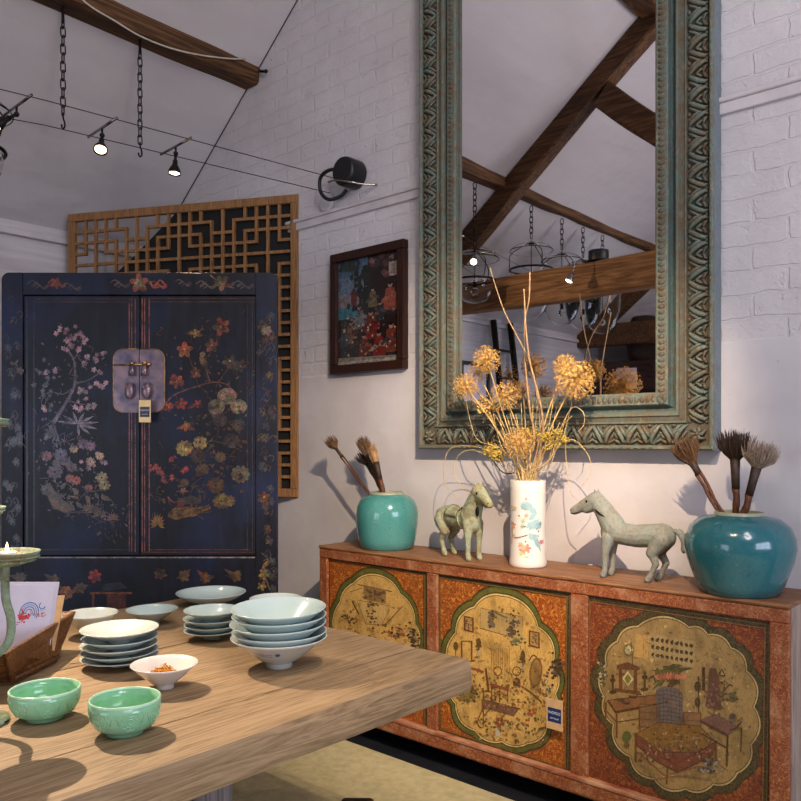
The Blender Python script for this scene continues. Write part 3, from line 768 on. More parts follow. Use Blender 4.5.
        P.poly([(722, 668), (726, 676), (719, 675)], DK); P.poly([(722, 670.5), (724.5, 675), (720.5, 674.5)], (180, 150, 90)); P.outline([(725, 680), (728, 683), (724, 686)], .9, DK)
        P.strip([(722, 693), (730, 684), (733, 686)], 1.5, (96, 52, 44))
        P.blob(698, 686, 3.4, 5, (50, 46, 34), 8); P.blob(698, 702, 3, 5, (54, 50, 40), 8); P.strip([(699, 676), (699, 712)], 1, DK)
        for i in range(30): P.blob(732 + random.gauss(0, 4), 697 + random.gauss(0, 3), 1.8, 1.2, random.choice([(60, 66, 40), (90, 86, 56)]), 6)
        P.poly([(700, 720), (728, 735), (740, 728), (716, 714)], (112, 78, 74)); P.strip([(700, 720), (728, 735)], 2.4, (70, 44, 44)); P.strip([(728, 735), (727, 766)], 1.8, DK); P.strip([(701, 733), (728, 748)], 1.1, DK); P.strip([(742, 728), (741, 752)], 1.2, DK)
        P.blob(733, 718, 4, 4.4, (104, 84, 74), 8); P.blob(733, 716, 3, 3, (60, 54, 56), 8); P.curve([(730, 730), (736, 728), (742, 721)], 1.6, DK)
        for i in range(40): P.blob(710 + random.gauss(0, 5), 766 + random.gauss(0, 4.5), 1.7, 1.5, random.choice([(70, 70, 74), (120, 116, 110), (50, 50, 44), (160, 150, 130)]), 6, 0, .3)
        P.curve([(650, 780), (680, 776), (712, 780)], .8, (130, 90, 60))
    frame_lines(P, q)
    return m.build('door', ['panel_shaded' if idx == 2 else 'panel_orange', 'paint_door'], sb)
for i in range(3): door(i)
# price tags
def price_tag(label, loc, rz, w, h, faded, string_to):
    t = thing('price_tag', label, 'tag', loc, rz)
    m = MB(); m.bb(-w / 2, w / 2, -.0008, .0008, -h, 0, .0003); m.build('card', 'card_cream' if faded else 'card_kraft', t)
    m = MB(); m.bb(-w * .4, w * .4, -.0014, -.0008, -h * .76, -h * .30); m.build('printed_block', 'navy_faded' if faded else 'navy_ink', t)
    for txt, s, z in (('INDIGO', .205, .46), ('ANTIQUES', .115, .64)):
        cu = bpy.data.curves.new('lettering', 'FONT'); cu.body = txt; cu.size = w * s * (1.0 if txt == 'INDIGO' else .95); cu.align_x = 'CENTER'; cu.align_y = 'CENTER'; cu.extrude = .0002
        to = bpy.data.objects.new('lettering', cu); COL.objects.link(to)
        dg = bpy.context.evaluated_depsgraph_get()
        me = bpy.data.meshes.new_from_object(to.evaluated_get(dg)); bpy.data.objects.remove(to)
        me.materials.clear(); me.materials.append(MAT['white_ink'])
        o = bpy.data.objects.new('lettering', me); COL.objects.link(o); o.parent = t
        o.location = (0, -.0017, -h * z); o.rotation_euler = (PI / 2, 0, 0)
    m = MB(); m.tube(spline([(0, -.001, -.006), (.003, -.002, string_to * .5), (0, .004, string_to)], 5), .0007, 5); m.build('string', 'dry_twig', t)
    return t
tp = at_v(554.5, 699, SY0 - .012)
price_tag('brown card price tag with navy block hanging on middle sideboard door', tp, 0.0, .072, .117, False, .03)
# ------------------------------------------------------------------ lacquer cabinet
CZ = 3.55; YAW = math.atan2(SN, CN); KP = CZ / F
cp = at_z(139, HY, CZ)
cab = thing('lacquer_cabinet', 'tall black lacquer cabinet painted with flowering branches, set across the corner', 'cabinet', (cp.x, cp.y, 0), YAW)
def cx(px): return (px - 139) * KP
def cz(py): return HC + (HY - py) * KP
m = MB()
X0, X1, ZT = cx(1.5), cx(277), cz(272.5)
CDEP = .46
# rounded front frame
def stile_poly(xa, xb, sgn):
    m = MB()
    r = .035
    pts = [(xa, 0, 0), (xb, 0, 0), (xb, 0, ZT)]
    xo = xa if sgn < 0 else xb; xi = xb if sgn < 0 else xa
    pts = [(xi, 0, 0), (xo, 0, 0)] + [(xo - sgn * (r - r * math.cos(a)), 0, ZT - r + r * math.sin(a)) for a in [PI / 2 * k / 6 for k in range(7)]] + [(xi, 0, ZT)]
    m.prism(pts, (0, .035, 0)); return m
def mp_cab0(px, py, lift): return Vector((cx(px), -lift, cz(py)))
def mp_cabd(px, py, lift): return Vector((cx(px), .010 - lift, cz(py)))
def scroll(P, x, y, s, col):
    P.curve([(x - s, y), (x - s * .5, y - s * .3), (x, y), (x + s * .5, y + s * .3), (x + s, y)], 1.3, col)
    P.curve([(x - s * .6, y + s * .3), (x - s * .2, y + s * .1), (x, y - s * .2)], 1, col)
rnd = random.Random(5)
LI, RI, TI, BI = cx(22.5), cx(256), cz(295), cz(556)
m = stile_poly(X0, LI, -1); P = Paint(m, mp_cab0, 1)
for i in range(46):
    y = rnd.uniform(300, 560); x = rnd.uniform(5, 20)
    c_ = rnd.choice([(70, 66, 80), (88, 60, 58), (60, 62, 70), (104, 76, 60)])
    P.curve([(x - 3, y), (x, y - rnd.uniform(1, 5)), (x + 3, y + 1), (x + 1, y + 5)], .9, c_); 
    if i % 3 == 0: P.flower(x, y, 4, c_, (120, 100, 70))
    else: P.leaf(x, y, x + rnd.uniform(-5, 5), y + rnd.uniform(-7, 7), 2.5, c_)
m.build('stile', ['lacquer', 'paint_lacquer'], cab)
m = stile_poly(RI, X1, 1); P = Paint(m, mp_cab0, 1)
for i in range(64):
    y = rnd.uniform(315, 600); x = rnd.uniform(260, 274)
    c_ = rnd.choice([(84, 80, 84), (96, 70, 60), (74, 78, 84), (112, 88, 62)])
    P.curve([(x - 3, y), (x, y - rnd.uniform(1, 5)), (x + 3, y + 1), (x + 1, y + 5)], .9, c_)
    if i % 3 == 0: P.flower(x, y, 4.2, c_, (130, 110, 70))
    else: P.leaf(x, y, x + rnd.uniform(-5, 5), y + rnd.uniform(-7, 7), 2.5, c_)
P.flower(266, 330, 6, (150, 128, 110), (120, 100, 80), 7); P.flower(264, 497, 6, (140, 90, 60)); P.flower(264, 574, 6, (150, 128, 76)); P.flower(262, 586, 5, (140, 118, 66)); P.leaf(262, 570, 268, 560, 4, (140, 110, 70))
P.curve([(262, 553), (268, 560), (264, 572), (270, 590)], 1, (140, 116, 76))
m.build('stile', ['lacquer', 'paint_lacquer'], cab)
m = MB(); m.bb(LI, RI, 0, .035, TI, ZT, .003); P = Paint(m, mp_cab0, 1)
for x, y, s, cc in ((38, 284, 11, (96, 84, 80)), (57, 283, 9, (140, 78, 64)), (72, 286, 9, (100, 84, 80)), (120, 283, 10, (96, 80, 84)), (158, 284, 9, (176, 92, 70)), (183, 282, 8, (96, 84, 80)), (206, 284, 10, (110, 92, 84)), (224, 282, 10, (130, 84, 80)), (243, 284, 10, (96, 88, 88))):
    scroll(P, x, y, s, cc); scroll(P, x + 2, y + 2, s * .8, cc)
P.flower(139, 283, 10, (176, 92, 74), (150, 140, 100), 5, .9); P.flower(139, 283, 5, (150, 140, 104), (90, 100, 80), 6); P.flower(56, 283, 6, (150, 84, 70), (110, 100, 80)); P.flower(222, 283, 8, (130, 96, 76), (110, 90, 60), 5)
P.curve([(210, 275), (222, 284), (234, 288)], 1.4, (150, 110, 80)); P.curve([(150, 281), (154, 288), (160, 280), (166, 286)], 1.6, (186, 100, 72))
m.build('top_rail', ['lacquer', 'paint_lacquer'], cab)
m = MB(); m.bb(LI, RI, 0, .03, cz(700), BI, .003); P = Paint(m, mp_cab0, 1)
P.strip([(24, 557.5), (255, 557.5)], 1.3, (170, 160, 150))
for x, y in ((20, 578), (54, 580), (66, 592), (160, 574), (184, 576), (205, 578), (236, 576), (80, 588)):
    P.flower(x, y, 6, rnd.choice([(150, 84, 66), (140, 96, 60), (120, 84, 64)]), (130, 90, 60), 6)
    for k in range(3): P.leaf(x, y, x + rnd.uniform(-12, 12), y + rnd.uniform(-9, 6), 4, rnd.choice([(110, 88, 60), (96, 80, 66), (120, 76, 60)]))
P.curve([(48, 584), (58, 592), (70, 594), (78, 588)], 2.4, (150, 96, 56)); P.flower(66, 593, 7, (170, 104, 60), (190, 130, 80), 7)
P.flower(95, 576, 7, (170, 64, 62), (190, 90, 80), 6); P.rect(90, 592, 132, 594, (150, 84, 50)); P.rect(107, 594, 126, 620, (110, 58, 40)); P.rect(92, 592, 94.5, 620, (130, 72, 46)); P.poly([(100, 592), (128, 588), (120, 582), (104, 584)], (60, 58, 70))
m.build('apron', ['lacquer', 'paint_lacquer'], cab)
BX0, BX1 = X0 + .19, X1 - .19
for xa, xb, xs in ((X0 + .004, BX0, 1), (X1 - .004, BX1, -1)):
    m = MB(); m.prism([(xa, .035, 0), (xa + xs * .02, .035, 0), (xb + xs * .02, CDEP, 0), (xb, CDEP, 0)], (0, 0, ZT - .004)); m.build('side_panel', 'lacquer', cab)
m = MB(); m.prism([(X0 + .006, .035, ZT - .025), (X1 - .006, .035, ZT - .025), (BX1, CDEP, ZT - .025), (BX0, CDEP, ZT - .025)], (0, 0, .02)); m.build('top_panel', 'lacquer', cab)
m = MB(); m.bb(BX0, BX1, CDEP - .02, CDEP, .2, ZT - .03); m.prism([(X0 + .03, .035, .2), (X1 - .03, .035, .2), (BX1, CDEP - .02, .2), (BX0, CDEP - .02, .2)], (0, 0, .03)); m.build('back_panel', 'black_board', cab)
PK = (196, 150, 158); PK2 = (164, 124, 140); TAN = (150, 122, 86); RED = (178, 84, 66); BRN = (104, 74, 52)
def cluster(P, pts, r, col, cen=(220, 180, 130)):
    for x, y in pts: P.flower(x, y, r * rnd.uniform(.8, 1.2), col, cen)
# left door
m = MB(); m.bb(LI + .002, cx(138.6), .010, .03, BI + .002, TI - .002, .002); P = Paint(m, mp_cabd, 1)
def z5(x, y): return (x / 5.34, 260 + y / 5.34)
def z7(x, y): return (x / 5.34, 400 + y / 5.34)
for x in (128.5, 131, 134.5): P.strip([(x, 298), (x, 552)], .9, (168, 96, 80))
for y in (298.5, 301.5): P.strip([(34, y), (130, y)], .7, (96, 66, 58))
P.strip([(33, 300), (33, 552)], .8, (70, 62, 76)); P.strip([(33, 550), (130, 550)], .7, (80, 56, 54)); P.strip([(26, 300), (26, 552)], 1.2, (60, 52, 60))
P.curve([(44, 440), (50, 428), (62, 408), (70, 394), (74, 383), (74, 368), (73, 360), (67, 349)], 3.2, (118, 100, 112), 2)
P.curve([(74, 383), (84, 381), (91, 378), (99, 372)], 1.6, (118, 98, 104), .8); P.curve([(72, 388), (62, 394), (50, 392), (40, 396)], 1.3, (96, 84, 96), .6)
P.curve([(73, 360), (80, 346), (82, 336)], 1.2, (110, 94, 100), .6); P.curve([(66, 400), (80, 404), (92, 404)], 1.2, (110, 94, 104), .6); P.curve([(60, 408), (52, 420), (40, 428)], 1.4, (96, 80, 90), .7)
base_pts = [(310, 375), (345, 470), (385, 440), (430, 390), (400, 470), (455, 560), (500, 540), (540, 490), (515, 600), (505, 660), (550, 660), (430, 690), (480, 690), (400, 775), (470, 770), (240, 600), (300, 600), (235, 790), (450, 430), (465, 520), (520, 665), (370, 430), (500, 775), (430, 800)]
cluster(P, [(z5(x, y)[0] + rnd.gauss(0, 2.2), z5(x, y)[1] + rnd.gauss(0, 2.2)) for x, y in base_pts for k in range(3)], 2.5, PK)
cluster(P, [(rnd.gauss(45, 6), rnd.gauss(385, 14)) for i in range(16)], 2.6, (96, 88, 108), (120, 110, 110))
cluster(P, [(rnd.gauss(68, 4), rnd.gauss(334, 6)) for i in range(7)], 2.6, PK2)
for a in range(9):
    an = -2.9 + a * .55
    P.leaf(77, 424, 77 + 22 * math.cos(an), 424 + 13 * math.sin(an), 3, (146, 128, 140))
for a in range(7):
    an = 1.4 + a * .5
    P.leaf(56, 432, 56 + 15 * math.cos(an), 432 + 12 * math.sin(an), 2.4, (98, 88, 108))
def peony(P, x, y, r, col, n=10):
    for k in range(3):
        for i in range(n):
            a = 2 * PI * i / n + k * .3; rr = r * (1 - k * .3)
            c2 = tuple(max(0, min(255, int(v * rnd.uniform(.8, 1.12) * (1 + .06 * k)))) for v in col)
            P.blob(x + rr * .62 * math.cos(a), y + rr * .55 * math.sin(a), rr * .34, rr * .26, c2, 7, a)
for x, y, r, c_ in ((390, 262, 26, (206, 176, 130)), (440, 235, 34, (150, 104, 124)), (480, 245, 34, (150, 100, 122)), (480, 330, 30, (210, 172, 140)), (530, 300, 26, (200, 160, 130)), (245, 300, 34, (140, 70, 66)), (380, 360, 32, (110, 76, 70)), (290, 385, 48, (104, 68, 72)), (370, 420, 28, (190, 84, 58)), (405, 430, 28, (186, 80, 56)), (540, 415, 38, (176, 144, 96)), (555, 455, 36, (180, 148, 96)), (470, 470, 26, (150, 76, 62)), (320, 290, 40, (100, 84, 110)), (350, 330, 30, (120, 90, 100)), (300, 340, 30, (96, 70, 84)), (250, 480, 40, (90, 62, 52))):
    px, py = z7(x, y); peony(P, px, py, r / 5.34, c_, 8)
cluster(P, [(z7(x, y)[0], z7(x, y)[1]) for x, y in ((545, 330), (500, 350), (560, 335), (515, 285), (470, 365), (430, 330))], 2.4, PK)
for x0, y0, x1, y1, c_ in ((470, 490, 560, 480, BRN), (430, 520, 475, 480, BRN)):
    P.strip([z7(x0, y0), z7(x1, y1)], 1.1, c_)
for x0, y0, x1, y1 in ((390, 510, 420, 480), (400, 545, 440, 580), (455, 505, 480, 560), (505, 490, 525, 530), (545, 510, 590, 540), (350, 440, 320, 480), (330, 520, 300, 500), (540, 500, 560, 540), (420, 500, 380, 470)):
    a = z7(x0, y0); b = z7(x1, y1); P.leaf(a[0], a[1], b[0], b[1], 4.5, rnd.choice([(120, 98, 66), (104, 88, 70), (132, 104, 76)]))
P.poly([z7(*p) for p in ((250, 470), (300, 490), (340, 540), (390, 560), (400, 590), (340, 598), (280, 575), (255, 530))], (112, 76, 46))
for i in range(16): a = z7(rnd.uniform(260, 390), rnd.uniform(500, 590)); P.strip([a, (a[0] + rnd.uniform(3, 8), a[1] + rnd.uniform(0, 4))], 1, rnd.choice([(140, 98, 58), (84, 56, 36)]))
P.curve([z7(270, 560), z7(340, 600), z7(440, 600), z7(520, 640)], 1, (96, 66, 48))
for gx, gy in ((500, 600), (600, 640), (470, 590), (530, 620)):
    for a in range(8):
        an = PI + a * PI / 7; b = z7(gx, gy); P.leaf(b[0], b[1], b[0] + 8 * math.cos(an), b[1] + 9 * math.sin(an), 2, rnd.choice([(130, 94, 58), (112, 80, 52)]))
for i in range(24): a = z7(rnd.uniform(520, 660), rnd.uniform(640, 760)); P.leaf(a[0], a[1], a[0] + rnd.uniform(-4, 4), a[1] + rnd.uniform(-6, 6), 2, (70, 54, 50))
def filler(P, cs, k, cols):
    for i in range(k):
        c_ = rnd.choice(cs); x = c_[0] + rnd.gauss(0, c_[2]); y = c_[1] + rnd.gauss(0, c_[3]); cc = rnd.choice(cols)
        t_ = rnd.random()
        if t_ < .4: P.leaf(x, y, x + rnd.uniform(-5, 5), y + rnd.uniform(-4, 4), 1.8, cc)
        elif t_ < .75: P.curve([(x, y), (x + rnd.uniform(-5, 5), y - rnd.uniform(1, 6)), (x + rnd.uniform(-7, 7), y - rnd.uniform(3, 10))], .6, cc)
        else: P.blob(x, y, rnd.uniform(.6, 1.5), None, cc, 6, 0, .3)
filler(P, [(62, 455, 18, 16), (70, 490, 18, 14), (50, 420, 12, 22), (72, 370, 18, 22), (100, 515, 12, 9)], 230, [(120, 96, 110), (104, 88, 112), (132, 98, 92), (96, 80, 74), (110, 92, 84), (84, 78, 100)])
dl = m.build('door', ['lacquer', 'paint_lacquer'], cab)
# right door
m = MB(); m.bb(cx(139.4), RI - .002, .010, .03, BI + .002, TI - .002, .002); P = Paint(m, mp_cabd, 1)
def z6(x, y): return (130 + x / 4.45, 260 + y / 4.45)
def z8(x, y): return (130 + x / 4.45, 400 + y / 4.45)
for x in (141.5, 144, 148.5): P.strip([(x, 298), (x, 552)], .9, (172, 100, 80))
for y in (298, 301.5): P.strip([(148, y), (254, y)], .7, (110, 74, 60))
P.strip([(247, 300), (247, 552)], .7, (70, 62, 66)); P.strip([(252, 300), (252, 552)], .8, (80, 72, 74)); P.strip([(148, 550), (250, 550)], .8, (110, 84, 74)); P.strip([(142, 552.5), (254, 552.5)], .8, (130, 60, 50))
P.curve([z6(135, 675), z6(180, 610), z6(240, 580), z6(300, 560), z6(355, 545), z6(420, 550), z6(480, 600)], 2, (136, 84, 68), .8)
P.curve([z6(355, 545), z6(340, 500), z6(325, 450), z6(350, 420), z6(400, 330)], 1.3, (118, 84, 66), .6); P.curve([z6(380, 560), z6(440, 480), z6(500, 470)], 1, (90, 74, 64), .5)
P.curve([z6(300, 555), z6(285, 500), z6(260, 430)], 1, (110, 74, 60), .5); P.curve([z6(240, 580), z6(210, 545)], 1, (120, 74, 60)); P.curve([z6(200, 600), z6(215, 640)], 1, (120, 74, 60))
for x, y, r, c_ in ((240, 400, 36, (188, 96, 66)), (205, 540, 34, (186, 94, 70)), (225, 640, 28, (170, 76, 58)), (170, 655, 22, (176, 80, 60)), (290, 325, 20, (190, 140, 86)), (405, 295, 40, (140, 92, 66)), (360, 380, 32, (120, 84, 66)), (290, 500, 26, (150, 90, 66)), (300, 640, 20, (150, 64, 54)), (250, 740, 24, (190, 110, 60)), (440, 450, 36, (96, 82, 70)), (490, 470, 30, (92, 80, 72))):
    p = z6(x, y); P.flower(p[0], p[1], r / 4.45, c_, (206, 170, 110), 5)
    for k in range(2): P.leaf(p[0], p[1], p[0] + rnd.uniform(-11, 11), p[1] + rnd.uniform(-6, 6), 3.5, tuple(int(v * .8) for v in c_))
p = z6(325, 455); P.blob(p[0], p[1], 3.2, 7, (128, 96, 66), 10, -.5); P.blob(p[0] - 1, p[1] - 8, 3, 2.8, (140, 108, 76)); P.leaf(p[0], p[1] + 4, p[0] + 8, p[1] + 12, 3, (104, 78, 56))
for x, y, r in ((430, 605, 44), (382, 652, 40), (482, 652, 38)):
    p = z6(x, y); P.blob(p[0], p[1], r / 4.45, r / 5.2, (142, 124, 98), 14, 0, .05); peony(P, p[0], p[1], r / 4.6, (150, 130, 104), 14); P.blob(p[0], p[1], 2.2, 1.8, (120, 100, 70))
for x, y, r, c_ in ((240, 215, 42, (186, 150, 84)), (310, 190, 36, (176, 144, 92)), (320, 310, 34, (96, 72, 56)), (300, 250, 40, (92, 70, 54)), (400, 255, 28, (112, 88, 62)), (490, 330, 46, (112, 98, 78)), (380, 380, 44, (100, 72, 50)), (405, 450, 42, (130, 104, 66)), (440, 450, 30, (120, 98, 64)), (240, 370, 24, (100, 80, 60)), (400, 90, 36, (92, 78, 70)), (480, 110, 34, (86, 76, 70)), (450, 180, 40, (84, 72, 66))):
    p = z8(x, y); peony(P, p[0], p[1], r / 4.45, c_, 10)
p = z8(240, 215); P.blob(p[0], p[1], 3, 3, (226, 200, 130))
cluster(P, [z8(x + rnd.gauss(0, 9), y + rnd.gauss(0, 8)) for x, y in ((115, 310), (185, 270), (150, 355), (180, 345), (130, 325), (105, 300), (250, 305)) for k in range(3)], 2.6, (184, 70, 62), (230, 170, 130))
P.curve([z8(110, 330), z8(170, 340), z8(230, 360)], 1, BRN); P.curve([z8(360, 180), z8(440, 200), z8(500, 230)], 1.3, (104, 82, 66), .6); P.curve([z8(400, 90), z8(380, 180), z8(340, 230)], 1, (90, 72, 60))
for i in range(40):
    a = z8(rnd.uniform(280, 520), rnd.uniform(80, 420)); P.leaf(a[0], a[1], a[0] + rnd.uniform(-7, 7), a[1] + rnd.uniform(-6, 6), 3.4, rnd.choice([(84, 66, 52), (96, 76, 54), (74, 62, 56), (104, 66, 48)]))
P.poly([z8(*q) for q in ((170, 500), (210, 470), (290, 480), (350, 465), (360, 485), (280, 515), (200, 535), (165, 520))], (134, 98, 54))
P.poly([z8(*q) for q in ((210, 440), (270, 425), (320, 440), (310, 460), (240, 465))], (80, 70, 66)); P.poly([z8(*q) for q in ((205, 455), (240, 450), (240, 490), (215, 495))], (116, 50, 46))
P.curve([z8(165, 430), z8(190, 455), z8(215, 450)], 1.6, (150, 84, 66)); P.flower(*z8(235, 405), 3.5, (170, 120, 110))
for i in range(14): a = z8(rnd.uniform(180, 340), rnd.uniform(480, 520)); P.strip([a, (a[0] + 7, a[1] - 1.5)], 1, rnd.choice([(156, 116, 66), (100, 70, 40)]))
for a in range(11):
    an = PI * .9 + a * PI * 1.2 / 10; b = z8(120, 555); P.leaf(b[0], b[1], b[0] + 8 * math.cos(an), b[1] + 12 * math.sin(an), 2.6, (156, 112, 58))
filler(P, [(215, 425, 20, 22), (205, 470, 22, 18), (195, 350, 20, 20), (225, 385, 14, 18), (185, 500, 20, 8)], 230, [(120, 92, 66), (104, 82, 64), (132, 84, 66), (96, 80, 66), (110, 70, 56), (90, 82, 76)])
dr = m.build('door', ['lacquer', 'paint_lacquer'], cab)
# lock plate halves
def plate(xa, xb, sgn):
    m = MB(); r = 10 * KP
    xo, xi = (xa, xb) if sgn < 0 else (xb, xa)
    xo, xi = cx(xo), cx(xi); z0, z1 = cz(412.5), cz(349)
    pts = [(xi, .004, z0)] + [(xo - sgn * (r - r * math.sin(a)), .004, z0 + r - r * math.cos(a)) for a in [PI / 2 * k / 6 for k in range(7)]]
    pts += [(xo - sgn * (r - r * math.cos(a)), .004, z1 - r + r * math.sin(a)) for a in [PI / 2 * k / 6 for k in range(7)]] + [(xi, .004, z1)]
    m.prism(pts, (0, .007, 0))
    m2 = MB(); rim = [Vector(p) + Vector((0, -.001, 0)) for p in pts[1:]]
    m2.tube(rim, .0022, 6)
    return m, m2
for xa, xb, sg in ((113, 138.6, -1), (139.4, 164.5, 1)):
    a, b = plate(xa, xb, sg); o = a.build('lock_plate', 'lock_metal', cab); b.build('plate_rim', 'brass', o)
m = MB(); m.tube([(cx(114), -.008, cz(365)), (cx(147), -.008, cz(364.5))], .0035, 8); m.sphere((cx(149), -.008, cz(364.5)), .009, 10); m.build('hasp_rod', 'brass', cab)
for x in (132.5, 145):
    m = MB(); m.sphere((cx(x), -.010, cz(363.5)), .010, 10); m.cyl((cx(x), -.008, cz(363.5)), (cx(x), .006, cz(363.5)), .005, 8); m.build('ring_pull', 'brass', cab)
    xx = x - (2.5 if x < 139 else -2)
    m = MB(); m.tube([(cx(x), -.010, cz(366)), (cx(x - .5), -.012, cz(376))], [.010, .014], 8, flat=.4)
    m.sphere((cx(xx), -.011, cz(391)), .037, 14, 0, (.56, .28, 1.0), None)
    m.torus((cx(xx), -.020, cz(386)), .012, .0025, 16, 6, 0, Euler((PI / 2, 0, 0)).to_matrix())
    m.build('drop_handle', 'lock_metal', cab)
R3 = Matrix.Rotation(YAW, 4, 'Z')
tpos = Vector((cp.x, cp.y, 0)) + (R3 @ Vector((cx(147), -.03, cz(400.5))))
price_tag('cream card price tag with grey block hanging from the black cabinet lock', tpos, YAW, 11.8 * KP, 22 * KP, True, .022)
# ------------------------------------------------------------------ lattice screen across the corner
pa, pb = at_z(69.5, 218, 4.90), at_z(299, 193, 4.50)
pa.z = pb.z = 2.82
d = pb - pa; SW = d.length; sang = math.atan2(d.y, d.x)
zb = 1.09; SH = 2.82 - zb
scn = thing('lattice_screen', 'large wooden fretwork lattice screen standing behind the black cabinet', 'screen', (pa.x, pa.y, zb), sang)
fw = .048
m = MB(); m.bb(0, SW, -.016, .016, SH - fw, SH, .003); m.bb(0, SW, -.016, .016, 0, fw, .003)
m.bb(0, fw, -.0155, .0155, fw, SH - fw, .003); m.bb(SW - fw, SW, -.0155, .0155, fw, SH - fw, .003)
m.build('frame', 'lattice_wood', scn)
NC, NR = 20, 24
gw = (SW - 2 * fw) / NC; gh = (SH - 2 * fw) / NR
def gx(c): return SW - fw - c * gw
def gz(r): return SH - fw - r * gh
m = MB(); bw = .017
def vfull(c, r):
    cm, rm = c % 8, r % 8
    if cm in (2, 6): return True
    if cm in (1, 3): return rm not in (3, 4)
    if cm in (4, 0): return rm not in (1, 6)
    return rm not in (0, 7)
def hfull(r, c):      # segment between c and c+1
    cm, rm = c % 8, r % 8
    if rm in (1, 7): return cm not in (5, 6)
    if rm in (2, 6): return cm not in (4, 7)
    if rm in (3, 5): return cm not in (1, 2)
    return True
for c in range(1, NC):
    r = 0
    while r < NR:
        if vfull(c, r):
            r1 = r
            while r1 < NR and vfull(c, r1): r1 += 1
            m.bb(gx(c) - bw / 2, gx(c) + bw / 2, -.009, .009, gz(r1) - bw / 2, gz(r) + bw / 2); r = r1
        else: r += 1
for r in range(1, NR):
    c = 0
    while c < NC:
        if hfull(r, c):
            c1 = c
            while c1 < NC and hfull(r, c1): c1 += 1
            m.bb(gx(c1) - bw / 2, gx(c) + bw / 2, -.0095, .0085, gz(r) - bw / 2, gz(r) + bw / 2); c = c1
        else: c += 1
m.build('fretwork', 'lattice_wood', scn)
m = MB(); y = .0165
m.prism([(SW * .14, y, fw * .3), (SW - .01, y, fw * .3), (SW - .01, y, SH - .01), (SW * .50, y, SH - .01), (SW * .30, y, SH - .27), (SW * .14, y, SH - .46)], (0, .006, 0))
m.build('backing', 'black_board', scn)
# ------------------------------------------------------------------ picture
px0, px1, pz0, pz1 = -3.122, -2.587, 1.77, 2.418
pic = thing('framed_picture', 'dark framed painting of a crowded figure scene on the brick wall beside the mirror', 'picture', (px0, YG - .012, pz0))
PW, PH = px1 - px0, pz1 - pz0; ft = .048
m = MB()
for a in ((0, PW, 0, ft), (0, PW, PH - ft, PH), (0, ft, ft, PH - ft), (PW - ft, PW, ft, PH - ft)): m.bb(a[0], a[1], -.03, .010, a[2], a[3], .006, 0, 2)
m.build('frame', 'frame_wood', pic)
m = MB(); m.bb(ft - .004, PW - ft + .004, -.008, .008, ft - .004, PH - ft + .004)
def mp_pic(u, v, l): return Vector((ft + u * (PW - 2 * ft), -.008 - l, PH - ft - v * (PH - 2 * ft)))
P = Paint(m, mp_pic, 1)
P.rect(0, 0, 1, 1, (40, 36, 34)); P.rect(0, 0, .5, .16, (74, 100, 122)); P.rect(0, .16, .48, .32, (96, 116, 134)); P.rect(0, .32, .42, .45, (126, 116, 124)); P.rect(0, .45, .3, .56, (50, 120, 136))
for i in range(60): P.blob(.42 + rnd.gauss(0, .10), .10 + rnd.random() * .38, .035, .03, rnd.choice([(26, 34, 32), (34, 44, 38), (20, 24, 26)]), 7, 0, .3)
for i in range(40): P.blob(rnd.uniform(.02, .35), rnd.uniform(.0, .10), .03, .02, (40, 54, 52), 7, 0, .3)
P.rect(.55, 0, 1, .9, (38, 26, 24))
for i in range(18): P.blob(rnd.uniform(.56, .98), rnd.uniform(0, .22), .05, .03, rnd.choice([(110, 76, 70), (84, 50, 46), (60, 44, 44), (130, 96, 88)]), 7, 0, .3)
P.rect(.84, .09, .97, .22, (170, 150, 140)); P.rect(.87, .11, .94, .20, (140, 122, 114)); P.rect(.22, .32, .32, .44, (96, 40, 38)); P.poly([(.2, .33), (.27, .27), (.34, .33)], (70, 34, 34))
def fig(x, y, s, c1, c2, hd=(150, 118, 102)):
    c1 = tuple(int(v * .68) for v in c1); c2 = tuple(int(v * .7) for v in c2)
    P.poly([(x - .32 * s, y + .5 * s), (x - .2 * s, y - .1 * s), (x + .2 * s, y - .1 * s), (x + .36 * s, y + .5 * s)], c1)
    P.poly([(x - .2 * s, y + .1 * s), (x - .5 * s, y + .25 * s), (x - .4 * s, y + .32 * s), (x, y + .16 * s)], c2)
    P.poly([(x + .1 * s, y), (x + .45 * s, y + .1 * s), (x + .4 * s, y + .2 * s), (x, y + .14 * s)], c2)
    P.blob(x, y - .18 * s, .11 * s, .08 * s, hd, 8); P.blob(x, y - .24 * s, .12 * s, .06 * s, (24, 20, 22), 8)
for a in ((.86, .36, .34, (190, 96, 76), (206, 124, 96)), (.58, .36, .24, (150, 130, 90), (100, 90, 80)), (.36, .52, .30, (130, 140, 150), (160, 160, 168)), (.55, .60, .36, (150, 52, 44), (120, 44, 40)), (.70, .50, .24, (60, 60, 66), (90, 84, 84)), (.22, .66, .30, (150, 110, 72), (110, 60, 44)), (.10, .70, .26, (60, 78, 90), (90, 100, 104)), (.44, .80, .30, (130, 54, 44), (170, 90, 60)), (.68, .80, .34, (160, 56, 48), (200, 170, 150)), (.88, .74, .36, (150, 70, 54), (80, 74, 84)), (.30, .78, .22, (60, 56, 54), (110, 74, 54))):
    fig(*a)
for i in range(90): P.blob(rnd.uniform(.05, .95), rnd.uniform(.5, .92), .016, .012, rnd.choice([(150, 60, 50), (70, 70, 76), (180, 150, 120), (40, 40, 44), (110, 80, 50), (60, 90, 96)]), 6, 0, .4)
P.poly([(0, .93), (1, .95), (1, 1), (0, 1)], (120, 112, 104)); P.rect(0, .97, 1, 1, (156, 148, 138))
m.build('painting', ['black_board', 'paint_glass'], pic)
